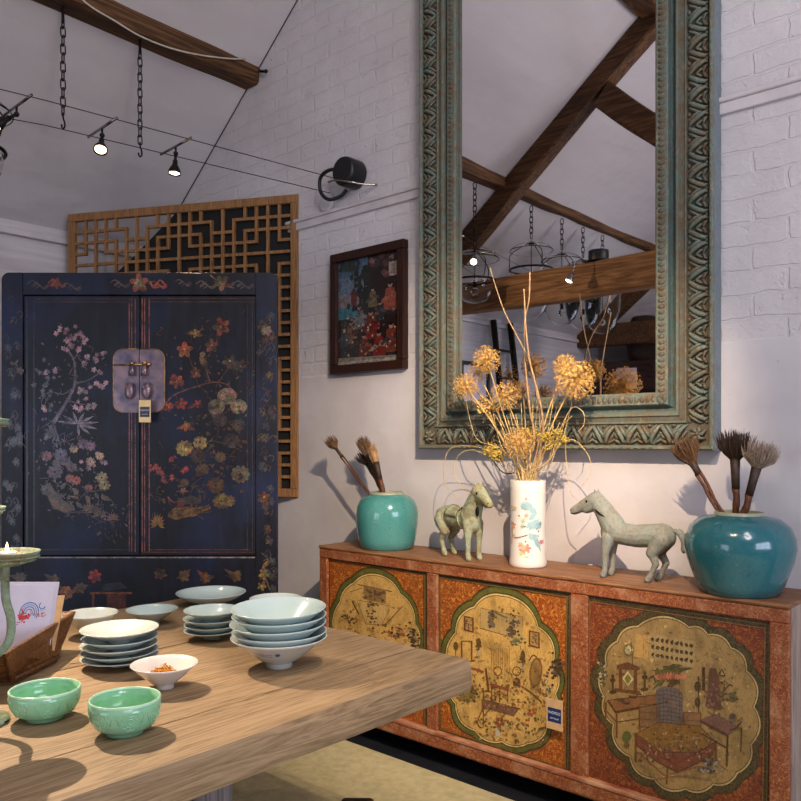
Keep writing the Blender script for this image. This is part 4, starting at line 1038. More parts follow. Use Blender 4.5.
# ------------------------------------------------------------------ mirror
MX0, MX1, MZ0, MZ1 = -2.458, -1.052, 1.372, 3.92
mir = thing('wall_mirror', 'huge wall mirror in a carved distressed teal frame above the sideboard', 'mirror', (MX0, YG, MZ0))
MW, MH = MX1 - MX0, MZ1 - MZ0; FWD = .222
prof = [(0, .028, 0), (0, .050, 0), (.006, .056, 0), (.046, .056, 0), (.050, .050, 0), (.053, .034, 2), (.060, .026, 2), (.070, .030, 2), (.076, .044, 0), (.080, .050, 0), (.090, .050, 0), (.093, .043, 1), (.110, .041, 1), (.113, .047, 0), (.118, .047, 0), (.121, .038, 1), (.201, .038, 1), (.204, .050, 0), (.209, .059, 0), (.216, .060, 0), (.221, .054, 0), (.222, .048, 0), (.222, 0, 4)]
m = MB(); n = len(prof); vs = []; 
cor = [(FWD, FWD, -1, -1), (MW - FWD, FWD, 1, -1), (MW - FWD, MH - FWD, 1, 1), (FWD, MH - FWD, -1, 1)]
for (x, z, sx, sz) in cor:
    for (w, h, k) in prof: vs.append((x + sx * w, -(h + .022 if h > 0 else 0), z + sz * w))
o_ = len(m.v); m.v.extend(vs)
for c in range(4):
    c2 = (c + 1) % 4
    for i in range(n - 1):
        m.f.append([c * n + i, c2 * n + i, c2 * n + i + 1, c * n + i + 1]); m.mi.append(prof[i + 1][2]); m.c.append((1, 1, 1, 1)); m.sm.append(False)
def along(side, t, w):   # point along the frame side; w from inner edge outward
    if side == 0: return Vector((FWD + t * (MW - 2 * FWD), 0, FWD - w))
    if side == 1: return Vector((MW - FWD + w, 0, FWD + t * (MH - 2 * FWD)))
    if side == 2: return Vector((FWD + t * (MW - 2 * FWD), 0, MH - FWD + w))
    return Vector((FWD - w, 0, FWD + t * (MH - 2 * FWD)))
rf = random.Random(12)
for side in range(4):
    L = (MW if side in (0, 2) else MH) - 2 * FWD
    # carved acanthus scrolls
    ext = .115
    k = int((L + 2 * ext) / .047)
    for i in range(k):
        s0 = (-ext + (i + .5) * (L + 2 * ext) / k)
        fl = 1 if i % 2 else -1
        def q(ds, w, h):
            p = along(side, (s0 + ds * fl) / L, w); p.y = -(.038 + (h - .038) * .82) - .022; return p
        jt = rf.uniform(-.002, .002)
        m.tube([q(-.030, .124, .039), q(-.016 + jt, .134, .050), q(-.004, .150, .056), q(.008, .170, .055), q(.014 + jt, .188, .050), q(.008, .199, .041)], [.003, .0075, .0095, .0095, .0075, .003], 6, 0)
        m.tube([q(-.006, .124, .039), q(.004, .136, .049), q(.014, .150, .052), q(.024, .166, .048), q(.030, .178, .040)], [.003, .006, .0065, .0055, .002], 6, 0)
        m.tube([q(-.028, .176, .040), q(-.018, .184, .049), q(-.006, .190, .050), q(.000, .198, .043)], [.003, .006, .0065, .003], 6, 3)
        m.tube([q(-.030, .150, .040), q(-.022, .158, .047), q(-.012, .172, .047), q(-.010, .182, .041)], [.003, .005, .005, .003], 6, 0)
        m.sphere(q(.022, .128, .041), .0070, 6, 3); m.sphere(q(.026, .192, .041), .0065, 6, 3)
    ext = .05
    k = int((L + 2 * ext) / .0225)
    for i in range(k):
        s0 = (-ext + (i + .5) * (L + 2 * ext) / k)
        p = along(side, s0 / L, .026); p.y = -.078
        ax = (1, 0, 0) if side in (0, 2) else (0, 0, 1)
        sc_ = (.0095, .005, .014) if side in (0, 2) else (.014, .005, .0095)
        m.sphere(p, 1.0, 6, 3, sc_)
    k = int(L / .03)
    for i in range(k):
        p = along(side, (i + .5) / k, .2125); p.y = -.082
        m.sphere(p, 1.0, 6, 0, (.010, .003, .004) if side in (0, 2) else (.004, .003, .010))
for side in range(4):      # corner leaves
    for (u, w) in ((.5, .5),):
        ccx = (FWD - .161) if side in (0, 3) else (MW - FWD + .161); ccz = (FWD - .161) if side in (0, 1) else (MH - FWD + .161)
        for k in range(6):
            a = k * PI / 3; m.tube([(ccx, -.066, ccz), (ccx + .018 * math.cos(a), -.078, ccz + .018 * math.sin(a)), (ccx + .034 * math.cos(a + .5), -.064, ccz + .034 * math.sin(a + .5))], [.006, .008, .003], 6, 0)
        m.sphere((ccx, -.074, ccz), .009, 8, 3)
m.build('frame', ['frame_teal', 'frame_brown', 'frame_cove', 'frame_brown', 'frame_side'], mir)
m = MB(); m.bb(FWD - .004, MW - FWD + .004, -.048, -.040, FWD - .004, MH - FWD + .004); m.build('glass', 'silver', mir)
m = MB(); m.bb(FWD - .03, MW - FWD + .03, -.039, -.003, FWD - .03, MH - FWD + .03); m.build('backing', 'dark_wood', mir)
exec_later = []
# ------------------------------------------------------------------ jars and brushes
def jar(name, label, c, R, H, prof, mat, n=56):
    t = thing(name, label, 'jar', c)
    outer = [(0, 0)] + [(r * R, z * H) for r, z in prof]
    th = .009
    inner = [(max(r * R - th, .02), max(z * H, th)) for r, z in reversed(prof)] + [(0, th)]
    rr = prof[-1][0] * R
    m = MB()
    def rip(a, z): return .008 * math.sin(2 * a + z * 9) + .004 * math.sin(5 * a + z * 20)
    m.lathe(outer + [(rr - th * .5, H + .002)] + inner, n, rip=rip); m.build('body', mat, t)
    m = MB(); z = H - .003
    m.lathe([(rr - th - .001, z - .012), (rr - th - .001, z + .007), (rr - th * .5, z + .009), (rr + .0015, z + .006), (rr + .002, z - .008)], n, rip=lambda a, z_: rip(a, H)); m.build('rim', 'rim_biscuit', t)
    return t
def center_on_top(px, y, z=SZ):     # point at image column px on plane y, height z
    p = at_v(px, HY, y); p.z = z; return p
YJ = 2.79
jl = center_on_top(387, YJ); jr = center_on_top(739.5, 2.752)
kL = (jl - CAM).dot(Vector((-SN, CN, 0))) / F; kR = (jr - CAM).dot(Vector((-SN, CN, 0))) / F
jar('ginger_jar', 'round turquoise jar of brushes at the far end of the sideboard, near the black cabinet', jl, 31 * kL, 55 * kL, [(.80, 0), (.86, .02), (.92, .15), (.99, .45), (1, .62), (.97, .75), (.88, .87), (.72, .945), (.58, .965), (.56, 1.0)], 'turquoise')
jar('ginger_jar', 'squat dark turquoise jar of brushes at the near end of the sideboard', jr, 52 * kR, 79 * kR, [(.66, 0), (.71, .015), (.80, .14), (.95, .42), (1, .58), (.985, .70), (.90, .84), (.72, .94), (.48, .975), (.455, .985), (.45, 1.0)], 'turquoise_dark')
def brush(label, base, tip_px, tip_y, ferr, hl, hw, hair, cane, rads, nh=150, splay=1.0, twin=False, group=None):
    """base: point inside jar, tip: direction point where hair begins."""
    a = Vector(base); b = at_v(tip_px[0], tip_px[1], tip_y)
    L = (b - a).length
    t = thing('ink_brush', label, 'brush', a, 0, group)
    dr_ = (b - a).normalized(); 
    u = dr_.cross(Vector((0, 1, 0))).normalized(); w = dr_.cross(u)
    m = MB(); pts = []; rs = []
    nn = 15
    for i in range(nn + 1):
        f_ = i / nn * (1 - ferr); pts.append(dr_ * L * f_ + u * .002 * math.sin(i * 1.3)); rs.append(rads[0] + (rads[1] - rads[0]) * f_ + (.0016 if i % 3 == 0 else 0))
    if twin:
        for s_ in (-1, 1): m.tube([p + u * s_ * .006 * (0.3 + i / nn) for i, p in enumerate(pts)], [r * .55 for r in rs], 8)
    else: m.tube(pts, rs, 10)
    m.build('handle', cane, t)
    m = MB(); m.tube([dr_ * L * (1 - ferr - .01), dr_ * L * (1 - ferr * .5), dr_ * L * 1.0], [rads[1] * 1.08, rads[1] * 1.15, rads[1] * 1.4], 12); m.build('ferrule', 'hair_dark' if cane != 'cane_pale' else 'cane_pale', t)
    m = MB()
    r1 = random.Random(hash(label) % 1000 if False else len(label) * 7 + int(tip_px[0]))
    for i in range(nh):
        an = r1.uniform(0, 2 * PI); rr = math.sqrt(r1.random())
        s0 = dr_ * L * .985 + (u * math.cos(an) + w * math.sin(an)) * rr * rads[1] * 1.25
        le = hl * r1.uniform(.82, 1.05) * (1 - .12 * rr * rr)
        sp = hw * splay
        e = dr_ * (L + le) + (u * math.cos(an) + w * math.sin(an)) * rr * sp + Vector((r1.gauss(0, .0065), r1.gauss(0, .006), r1.gauss(0, .006)))
        md = (s0 + e) * .5 + (u * math.cos(an) + w * math.sin(an)) * rr * sp * .22
        m.tube([s0, md, e], [.0016, .0018, .0004], 4, 0, False)
    m.sphere(dr_ * (L + hl * .25), 1, 12, 0, (rads[1] * 1.5, rads[1] * 1.5, hl * .45), dr_.to_track_quat('Z', 'Y').to_matrix())
    m.build('bristles', hair, t)
    return t
def mouth(j, dx, H, inset):
    return j + Vector((dx[0], dx[1], inset))
HL, HR = 55 * kL, 79 * kR
# left jar
brush('slender brush leaning furthest left out of the turquoise jar by the cabinet', jl + Vector((.10, .0, .045)), (335, 447), YJ - .01, .10, .068, .030, 'hair_brown', 'cane_wood', (.006, .007), 130, 1.0, True)
brush('tallest brush with dark bristles in the turquoise jar by the cabinet', jl + Vector((.06, .03, .05)), (368, 455), YJ + .02, .16, .10, .034, 'hair_brown', 'cane_wood', (.010, .011), 150)
brush('short dark flared brush behind the others in the turquoise jar by the cabinet', jl + Vector((.085, .055, .05)), (367, 463), YJ + .05, .12, .07, .036, 'hair_dark', 'cane_wood', (.009, .010), 130)
brush('pale tan tipped brush in the turquoise jar by the cabinet', jl + Vector((.045, .0, .05)), (376, 462), YJ - .02, .22, .095, .012, 'cane_pale', 'cane_wood', (.010, .012), 70)
# right jar
brush('brown fan brush leaning left out of the squat turquoise jar', jr + Vector((.055, .0, .06)), (692, 462), 2.745, .10, .088, .046, 'hair_brown', 'cane_wood', (.009, .011), 240, 1.0, True)
brush('dark bushy brush standing upright in the middle of the squat turquoise jar', jr + Vector((-.012, .02, .06)), (735, 458), 2.77, .26, .092, .058, 'hair_dark', 'cane_wood', (.010, .0125), 280)
brush('grey haired brush leaning right out of the squat turquoise jar', jr + Vector((-.035, -.01, .06)), (757, 466), 2.76, .26, .080, .060, 'hair_grey', 'cane_wood', (.010, .0125), 280)
# ------------------------------------------------------------------ vase and dried flowers
vc = center_on_top(528, 2.765)
kV = (vc - CAM).dot(Vector((-SN, CN, 0))) / F
VR, VH = 18.3 * kV, 86 * kV
va = thing('vase', 'white cylindrical porcelain vase with teal and orange painted flowers', 'vase', vc)
m = MB(); m.lathe([(0, 0), (VR * .97, 0), (VR * 1.02, .006), (VR * 1.02, .02), (VR * .985, .05), (VR * .95, VH * .5), (VR * .955, VH * .9), (VR * .97, VH - .004), (VR * .95, VH), (VR * .90, VH - .003), (VR * .88, VH * .5), (VR * .9, .02), (0, .015)], 64)
def mp_vase(px, py, l):
    # camera-facing azimuth of the cylinder
    az0 = math.atan2(-vc.y, -vc.x)
    a = az0 + max(-1.3, min(1.3, math.asin(max(-.99, min(.99, (px - 528) / 18.3)))))
    z = (566 - 4 - py) / 85.0 * VH
    r = VR * (.965) + .0016 + l
    return Vector((r * math.cos(a), r * math.sin(a), z))
def zv(x, y): return (505 + x / 8.44, 475 + y / 8.44)
P = Paint(m, mp_vase, 1, .0002)
lg = lambda c_: tuple(int(v * .62 + 226 * .38) for v in c_)
TEAL = (120, 172, 176); TEAL2 = (90, 146, 156)
for (x0, y0, x1, y1, w, c_) in ((150, 190, 250, 260, 7, TEAL), (140, 200, 180, 260, 6, TEAL2), (200, 230, 270, 290, 6, TEAL), (260, 290, 200, 330, 5, TEAL), (290, 330, 200, 420, 8, TEAL), (300, 350, 260, 420, 6, TEAL2), (240, 350, 180, 400, 5, TEAL), (200, 440, 250, 510, 6, TEAL), (240, 450, 300, 600, 5, TEAL2), (280, 460, 220, 500, 5, TEAL), (290, 390, 300, 350, 3, (60, 110, 90)), (220, 470, 290, 470, 4, TEAL2)):
    a = zv(x0, y0); b = zv(x1, y1); P.leaf(a[0], a[1], b[0], b[1], w, lg(c_)); P.strip([a, b], .35, (110, 146, 152))
for (x, y, r, c_) in ((150, 590, 4, (222, 140, 72)), (185, 570, 4.5, (214, 120, 60)), (135, 545, 3, (200, 130, 90)), (305, 520, 2.6, (160, 72, 66)), (180, 300, 2.4, (206, 160, 120)), (155, 340, 2.2, (170, 180, 120)), (150, 390, 2.2, (130, 160, 110)), (70, 385, 3, (206, 140, 100)), (140, 620, 2.6, (200, 190, 120)), (180, 650, 2.6, (150, 170, 130)), (180, 165, 1.6, (214, 170, 140)), (75, 470, 2, (200, 160, 110))):
    a = zv(x, y); P.flower(a[0], a[1], r, lg(c_), (200, 130, 100))
for (x, y) in ((120, 305), (175, 515), (195, 670), (280, 430), (170, 390)): P.blob(*zv(x, y), .7, .7, (60, 50, 60))
P.curve([zv(80, 490), zv(130, 480), zv(190, 460)], 1, (150, 96, 80)); P.curve([zv(55, 350), zv(65, 420), zv(60, 540)], .8, (200, 150, 110)); P.curve([zv(50, 230), zv(100, 240), zv(60, 260)], .7, (206, 176, 140))
m.build('body', ['porcelain', 'paint_clear'], va)
VM = vc + Vector((0, 0, VH))
def inside(k): 
    a = k * 2.4; r = .042
    return vc + Vector((r * math.cos(a), r * math.sin(a), .03 + .01 * (k % 3)))
def neck(k, dirx=0, diry=0):
    a = k * 2.4; r = .034
    return VM + Vector((r * math.cos(a) * .5 + dirx * .035, r * math.sin(a) * .5 + diry * .03, 0))
rA = random.Random(99)
def allium(label, px, py, y, rpx, k, mat='dry_gold', dens=190):
    c = at_v(px, py, y); zc = (c - CAM).dot(Vector((-SN, CN, 0))); R = rpx * zc / F
    base = inside(k)
    t = thing('dried_allium', label, 'dried flower', base, 0, 'dried flowers in the white vase')
    dn = (c - VM).normalized()
    nk = neck(k, max(-1, min(1, dn.x * 1.3)), max(-1, min(1, dn.y)))
    pts = spline([base, nk, (nk + c) * .5 + Vector((rA.gauss(0, .012), rA.gauss(0, .01), .01)), c], 6)
    m = MB(); m.tube([p - base for p in pts], .0028, 6); m.build('stem', 'dry_straw', t)
    m = MB(); cc = c - base
    m.sphere(cc, R * .12, 8)
    for i in range(dens):
        z_ = 1 - 2 * (i + .5) / dens; a = i * 2.39996; rr = math.sqrt(max(0, 1 - z_ * z_))
        d = Vector((rr * math.cos(a), rr * math.sin(a), z_)); d += Vector((rA.gauss(0, .1), rA.gauss(0, .1), rA.gauss(0, .1))); d.normalize()
        R2 = R * rA.uniform(.78, 1.05); e = cc + d * R2
        m.tube([cc, e], [.0008, .0007], 3, 0, False)
        o = d.orthogonal().normalized(); o2 = d.cross(o)
        for j in range(5):
            an = 2 * PI * j / 5 + i
            pdir = (o * math.cos(an) + o2 * math.sin(an)); q_ = e + (pdir * .9 + d * .5) * R * .13
            sd = d.cross(pdir) * R * .035
            m.add([e - sd, e + sd, q_], [(0, 1, 2)])
        m.sphere(e + d * R * .03, R * .035, 5)
    m.build('flower_head', mat, t, fix=False)
    return t
YV = 2.765
allium('round dried allium head standing highest above the left side of the white vase', 487, 360, 2.74, 14, 1)
allium('dried allium head furthest left of the white vase bouquet', 466, 387, 2.72, 13, 2)
allium('loose dried allium head just above the vase stems, left of the middle', 505, 396, 2.76, 15, 3, 'dry_gold', 120)
allium('small dried allium head tucked behind beside the upright twigs', 523, 391, 2.84, 9, 4, 'dry_twig', 90)
allium('largest dried allium head on the right of the white vase bouquet', 575, 380, 2.72, 20, 5, 'dry_gold', 260)
allium('dried allium head half hidden behind the largest one on the right', 565, 366, 2.80, 12, 6)
allium('low dark golden allium head right above the white vase mouth', 519, 443, 2.70, 16, 7, 'dry_gold', 170)
allium('thin open seed head between the low allium and the highest one', 478, 372, 2.80, 11, 8, 'dry_gold', 80)
def stalk(name, label, cat, pts_px, k, r0, r1, mat, y0=YV, dy=0.0, group='dried flowers in the white vase', sub=8):
    base = inside(k)
    n_ = len(pts_px)
    P3 = [at_v(x, yy, y0 + dy * (i + 1) / n_) for i, (x, yy) in enumerate(pts_px)]
    dn = (P3[0] - VM); dn = dn.normalized() if dn.length > 1e-4 else Vector((0, 0, 1))
    nk = neck(k, max(-1, min(1, dn.x)), max(-1, min(1, dn.y)))
    full = spline([base, nk] + P3, sub)
    t = tag(MB().tube([p - base for p in full], [r0 + (r1 - r0) * i / (len(full) - 1) for i in range(len(full))], 6).build(name, mat, None, base), label, cat, group)
    return t
stalk('dried_twig', 'tall slender twig rising straight up in front of the mirror from the vase', 'twig', [(541, 445), (543, 422), (538, 393), (530, 362), (526, 330), (524, 289)], 11, .0058, .003, 'dry_twig', YV, -.20)
stalk('dried_twig', 'tall forked twig curving to a hooked tip in front of the mirror', 'twig', [(534, 440), (530, 410), (526, 372), (524, 340), (525, 318), (529, 300), (530, 272)], 12, .0052, .0028, 'dry_twig', YV, -.17)
stalk('dried_twig', 'thin twig bending to the upper left across the mirror', 'twig', [(540, 430), (536, 390), (529, 360), (516, 334), (503, 308), (490, 268)], 13, .0042, .002, 'dry_twig', YV, -.20)
stalk('dried_twig', 'dark straight twig poking out low on the left over the mirror frame', 'twig', [(500, 470), (474, 425), (460, 400), (446, 382)], 14, .003, .0016, 'hair_dark', YV + .03, .04)
for k, pts in enumerate([[(505, 470), (490, 452), (470, 446), (450, 449), (444, 466), (446, 486), (460, 500)], [(508, 470), (492, 458), (472, 450), (458, 456), (454, 472), (462, 488), (478, 500)], [(515, 465), (500, 448), (478, 440), (470, 420), (466, 400)]]):
    stalk('dried_stalk', 'long dried grass stalk arching over to the left of the white vase', 'dried grass', pts, 20 + k, .0018, .0012, 'dry_straw', YV - .02, -.02 * k, 'left curling stalks in the vase')
for k, pts in enumerate([[(545, 465), (560, 445), (574, 440), (588, 455), (591, 472), (582, 486), (579, 490)], [(548, 470), (556, 450), (565, 436), (566, 458), (570, 490), (577, 500), (590, 512)], [(550, 460), (560, 430), (572, 408), (583, 412), (584, 424), (578, 432)], [(548, 462), (553, 440), (562, 426), (572, 416)]]):
    stalk('dried_stalk', 'long dried grass stalk looping over to the right of the white vase', 'dried grass', pts, 30 + k, .0018, .0012, 'dry_straw', YV - .02, -.015 * k, 'right looping stalks in the vase')
for k in range(20):
    x = 498 + k * 3.2 + rA.uniform(-2, 2)
    xx = 528 + (x - 528) * .45
    stalk('dried_stalk', 'straight dried straw standing upright in the mouth of the white vase', 'dried grass', [(xx, 466), (x, 440 + rA.uniform(-10, 6)), (x + (x - 528) * .35, 415 + rA.uniform(-14, 10))], 40 + k, .0020, .0012, 'dry_straw', YV + rA.uniform(-.03, .03), 0, 'straight stalks in the vase', 4)
def spray(label, px, py, y, k, w, h, mat):
    c = at_v(px, py, y); zc = (c - CAM).dot(Vector((-SN, CN, 0))); s = zc / F
    base = inside(k)
    t = thing('dried_spray', label, 'dried flower', base, 0, 'dried flowers in the white vase')
    dn = (c - VM).normalized(); nk = neck(k, max(-1, min(1, dn.x)), max(-1, min(1, dn.y)))
    m = MB(); m.tube([p - base for p in spline([base, nk, c], 6)], .002, 5)
    tips = []
    for i in range(16):
        e = c + Vector((rA.gauss(0, w * s * .5), rA.gauss(0, w * s * .3), rA.gauss(0, h * s * .5))); tips.append(e)
        m.tube([nk + (c - nk) * .6 - base, (c + e) * .5 - base, e - base], .0009, 3, 0, False)
    m.build('stem', 'dry_straw', t)
    m = MB()
    for e in tips:
        for j in range(16):
            p = e - base + Vector((rA.gauss(0, .008), rA.gauss(0, .008), rA.gauss(0, .008)))
            d = Vector((rA.gauss(0, 1), rA.gauss(0, 1), rA.gauss(0, 1))).normalized(); o = d.orthogonal() * .003
            m.add([p, p + d * .006 + o, p + d * .013, p + d * .006 - o], [(0, 1, 2, 3)])
    m.build('blossoms', mat, t, fix=False)
spray('yellow dried blossom spray spreading left at the vase mouth', 492, 453, 2.72, 51, 13, 7, 'dry_yellow')
spray('yellow dried blossom spray on the right above the vase mouth', 553, 437, 2.73, 52, 13, 9, 'dry_yellow')
spray('mustard dried spray in the centre behind the low allium', 530, 432, 2.78, 53, 12, 9, 'dry_yellow')
spray('brown dried spray behind the left allium heads', 485, 405, 2.80, 54, 12, 9, 'dry_gold')
# ------------------------------------------------------------------ bronze horses
def fuse(mb, vox, mats, name, parent, smooth=6):
    o = mb.build(name, mats, None)
    rm = o.modifiers.new('r', 'REMESH'); rm.mode = 'VOXEL'; rm.voxel_size = vox; rm.use_smooth_shade = True
    sm = o.modifiers.new('s', 'SMOOTH'); sm.factor = .5; sm.iterations = smooth
    dg = bpy.context.evaluated_depsgraph_get()
    me = bpy.data.meshes.new_from_object(o.evaluated_get(dg)); me.name = name
    old = o.data; bpy.data.objects.remove(o); 
    for p in me.polygons: p.use_smooth = True
    o = bpy.data.objects.new(name, me); COL.objects.link(o); o.parent = parent
    return o
def capsule(m, a, b, ra, rb, n=14):
    a = Vector(a); b = Vector(b); d = b - a; L = d.length; d.normalize()
    pts = []; rs = []
    for k in range(5): 
        t = PI / 2 * k / 4; pts.append(a - d * ra * math.cos(t)); rs.append(max(.0008, ra * math.sin(t)))
    for k in range(1, 5):
        t = k / 5; pts.append(a + d * L * t); rs.append(ra + (rb - ra) * t)
    for k in range(5):
        t = PI / 2 * k / 4; pts.append(b + d * rb * math.sin(t)); rs.append(max(.0008, rb * math.cos(t)))
    m.tube(pts, rs, n)
def horse(label, loc, heading, mat, S, stance, head_turn, saddle):
    t = thing('bronze_horse', label, 'horse figurine', loc, heading)
    m = MB()
    def c(a, b, ra, rb): capsule(m, [v * S for v in a], [v * S for v in b], ra * S, rb * S)
    ht = head_turn
    c((.078, 0, .168), (-.02, 0, .160), .040, .042); c((-.02, 0, .160), (-.115, 0, .170), .042, .043)
    m.sphere([v * S for v in (-.115, 0, .165)], .048 * S, 16, 0, (1, .86, .95)); m.sphere([v * S for v in (.080, 0, .160)], .044 * S, 16, 0, (.85, .82, 1.1))
    c((.066, 0, .182), (.106, ht * .2, .243), .046, .036); c((.106, ht * .2, .243), (.138, ht * .5, .285), .036, .029)
    c((.140, ht * .5, .286), (.188, ht * .8, .262), .031, .023); c((.188, ht * .8, .262), (.228, ht, .240), .022, .017); c((.148, ht * .55, .266), (.178, ht * .75, .250), .025, .019)
    for s in (-1, 1): c((.134, ht * .5 + s * .013, .300), (.138, ht * .5 + s * .016, .328), .0075, .002)
    c((.04, 0, .214), (.085, ht * .15, .265), .010, .009); c((.085, ht * .15, .265), (.132, ht * .45, .312), .009, .008); c((.132, ht * .45, .310), (.155, ht * .6, .304), .007, .004)
    for s, fx, hx in ((-1, 0, 0), (1, stance[0], stance[1])):
        y = s * .028
        c((.082, s * .022, .150), (.086 + fx * .5, y, .092), .026, .0145); c((.086 + fx * .5, y, .092), (.086 + fx, y, .028), .0135, .0100); c((.086 + fx, y, .026), (.092 + fx, y, .012), .0115, .0125)
        c((.094 + fx, y, .009), (.098 + fx, y, .007), .013, .0085)
        c((-.118, s * .022, .155), (-.092 + hx * .3, y, .108), .036, .022); c((-.092 + hx * .3, y, .108), (-.118 + hx, y, .068), .019, .0125); c((-.118 + hx, y, .068), (-.098 + hx, y, .026), .0115, .0095)
        c((-.098 + hx, y, .024), (-.090 + hx, y, .011), .0115, .0125); c((-.086 + hx, y, .009), (-.082 + hx, y, .007), .013, .0085)
    b = fuse(m, .0032, mat, 'body', t, 5)
    m = MB(); 
    def q(*v): return [x * S for x in v]
    m.tube(spline([q(-.155, 0, .190), q(-.178, 0, .180), q(-.190, 0, .150), q(-.190, 0, .112)], 5), [.008 * S] * 3 + [.013 * S] * 6 + [.011 * S] * 4 + [.012 * S, .010 * S, .004 * S], 10); m.build('tail', mat, t)
    m = MB()
    for s in (-1, 1):
        m = MB(); m.sphere(q(.166, ht * .66 + s * .0255, .280), .005 * S, 8); m.build('eye', 'iron', t)
        m = MB(); m.sphere(q(.236, ht * 1.02 + s * .012, .244), .0035 * S, 6); m.build('nostril', 'iron', t)
    m = MB(); m.tube([q(.200, ht * .88 - .021, .236), q(.228, ht * .98 - .014, .229), q(.243, ht * 1.06, .230), q(.228, ht * .98 + .014, .229), q(.200, ht * .88 + .021, .236)], .0014 * S, 5); m.build('mouth_line', 'iron', t)
    def ring(c_, r1, r2, tilt, w, name='strap'):
        m = MB(); R = Euler((0, tilt, 0)).to_matrix()
        m.torus(q(*c_), 1.0, w * S, 30, 6, 0, R, (r1 * S, r2 * S)); return m
    ring((.104, ht * .15, .236), .0425, .0385, -.55 + PI, .0028).build('collar', 'iron' if not saddle else mat, t)
    if saddle:
        m = MB(); vs = []; fs = []
        for i in range(7):
            for k in range(9):
                x = -.065 + .085 * i / 6; a = -1.25 + 2.5 * k / 8
                r = .0475 + (.012 if i in (0, 6) else .003) * math.cos(a)
                vs.append(q(x, r * math.sin(a), .162 + r * math.cos(a)))
        for i in range(6):
            for k in range(8): fs.append((i * 9 + k, i * 9 + k + 1, (i + 1) * 9 + k + 1, (i + 1) * 9 + k))
        m.add(vs, fs, 0, None, True); o = m.build('saddle', mat, t); sd = o.modifiers.new('s', 'SOLIDIFY'); sd.thickness = .004 * S
        ring((.035, 0, .163), .0450, .0445, PI / 2 - .25, .0022).build('girth_strap', mat, t); ring((-.085, 0, .168), .0455, .0440, PI / 2 + .2, .0022).build('girth_strap', mat, t)
        m = MB(); m.sphere(q(.132, ht * .6, .205), .008 * S, 8, 0, (1, 1, 2.6)); m.build('bell_tassel', 'iron', t)
    return t
fr = (center_on_top(613, 2.715) + center_on_top(659, 2.755)) / 2
horse('slim pale grey bronze horse facing left, beside the squat turquoise jar', Vector((-1.298, 2.745, SZ)), math.atan2(-.06, -1), 'bronze_pale', 1.01, (.006, .018), .0, False)
horse('sturdy green bronze horse with saddle turning towards the camera, left of the white vase', Vector((-2.10, 2.765, SZ)), math.atan2(-.33, .945), 'bronze_green', 1.05, (-.004, -.012), -.022, True)
# ------------------------------------------------------------------ table
TX0, TX1, TY0, TY1, TZ, TT = -2.845, -1.397, -1.0, 1.885, .76, .097
tb = thing('display_table', 'heavy old wooden table with thick plank top holding bowls', 'table', (TX1, TY1, 0))
def slab(x0, x1, name, seed):
    m = MB(); nx, ny, nz = 10, 60, 4
    def pt(i, j, k):
        x = x0 + (x1 - x0) * i / nx; y = TY0 + (TY1 - TY0) * j / ny; z = TZ - TT + TT * k / nz
        ed = 0.0
        nn = noise.noise(Vector((x * 2 + seed, y * 1.7, z * 6)))
        n2 = noise.noise(Vector((x * 9, y * 6 + seed, z * 20)))
        if i == nx: x += nn * .006 + n2 * .003
        if i == 0 : x += n2 * .0015
        if j == ny: y += nn * .006 + n2 * .004
        if k == 0: z += nn * .010
        if k == nz: z -= .0018 * (1 + n2) if (0 < i < nx) else .004
        if k in (0, nz) and i in (0, nx): x += (.004 if i == 0 else -.004) * (1 if abs(x1 - TX1) < .01 and i == nx else .4)
        if k in (0, nz) and j == ny: y -= .004
        return Vector((x - TX1, y - TY1, z))
    faces = []
    def quad_grid(fn, a, b, flip):
        o = len(m.v)
        for u in range(a + 1):
            for v in range(b + 1): m.v.append(tuple(fn(u, v)))
        for u in range(a):
            for v in range(b):
                f = [o + u * (b + 1) + v, o + (u + 1) * (b + 1) + v, o + (u + 1) * (b + 1) + v + 1, o + u * (b + 1) + v + 1]
                m.f.append(f[::-1] if flip else f); m.mi.append(0); m.c.append((1, 1, 1, 1)); m.sm.append(False)
    quad_grid(lambda u, v: pt(u, v, nz), nx, ny, False); quad_grid(lambda u, v: pt(u, v, 0), nx, ny, True)
    quad_grid(lambda u, v: pt(nx, u, v), ny, nz, False); quad_grid(lambda u, v: pt(0, u, v), ny, nz, True)
    quad_grid(lambda u, v: pt(u, ny, v), nx, nz, True); quad_grid(lambda u, v: pt(u, 0, v), nx, nz, False)
    me_o = m.build(name, 'table_wood', tb)
    b = bmesh.new(); b.from_mesh(me_o.data); bmesh.ops.remove_doubles(b, verts=b.verts, dist=1e-5); bmesh.ops.recalc_face_normals(b, faces=b.faces); b.to_mesh(me_o.data); b.free()
slab(-1.603, TX1, 'plank', 1.3)
slab(-2.20, -1.6075, 'plank', 4.1)
slab(TX0, -2.2025, 'plank', 8.2)
for (x, y) in ((-1.66, 1.12), (-2.58, 1.12), (-1.66, -.6), (-2.58, -.6)):
    m = MB(); m.bb(x - .065 - TX1, x + .065 - TX1, y - .055 - TY1, y + .055 - TY1, 0.014, TZ - TT + .01, .006); m.build('leg', 'leg_wood', tb)
for y in (1.12, -.6):
    m = MB(); m.bb(-2.515 - TX1, -1.725 - TX1, y - .03 - TY1, y + .03 - TY1, .50, .655, .004); m.build('apron', 'leg_wood', tb)
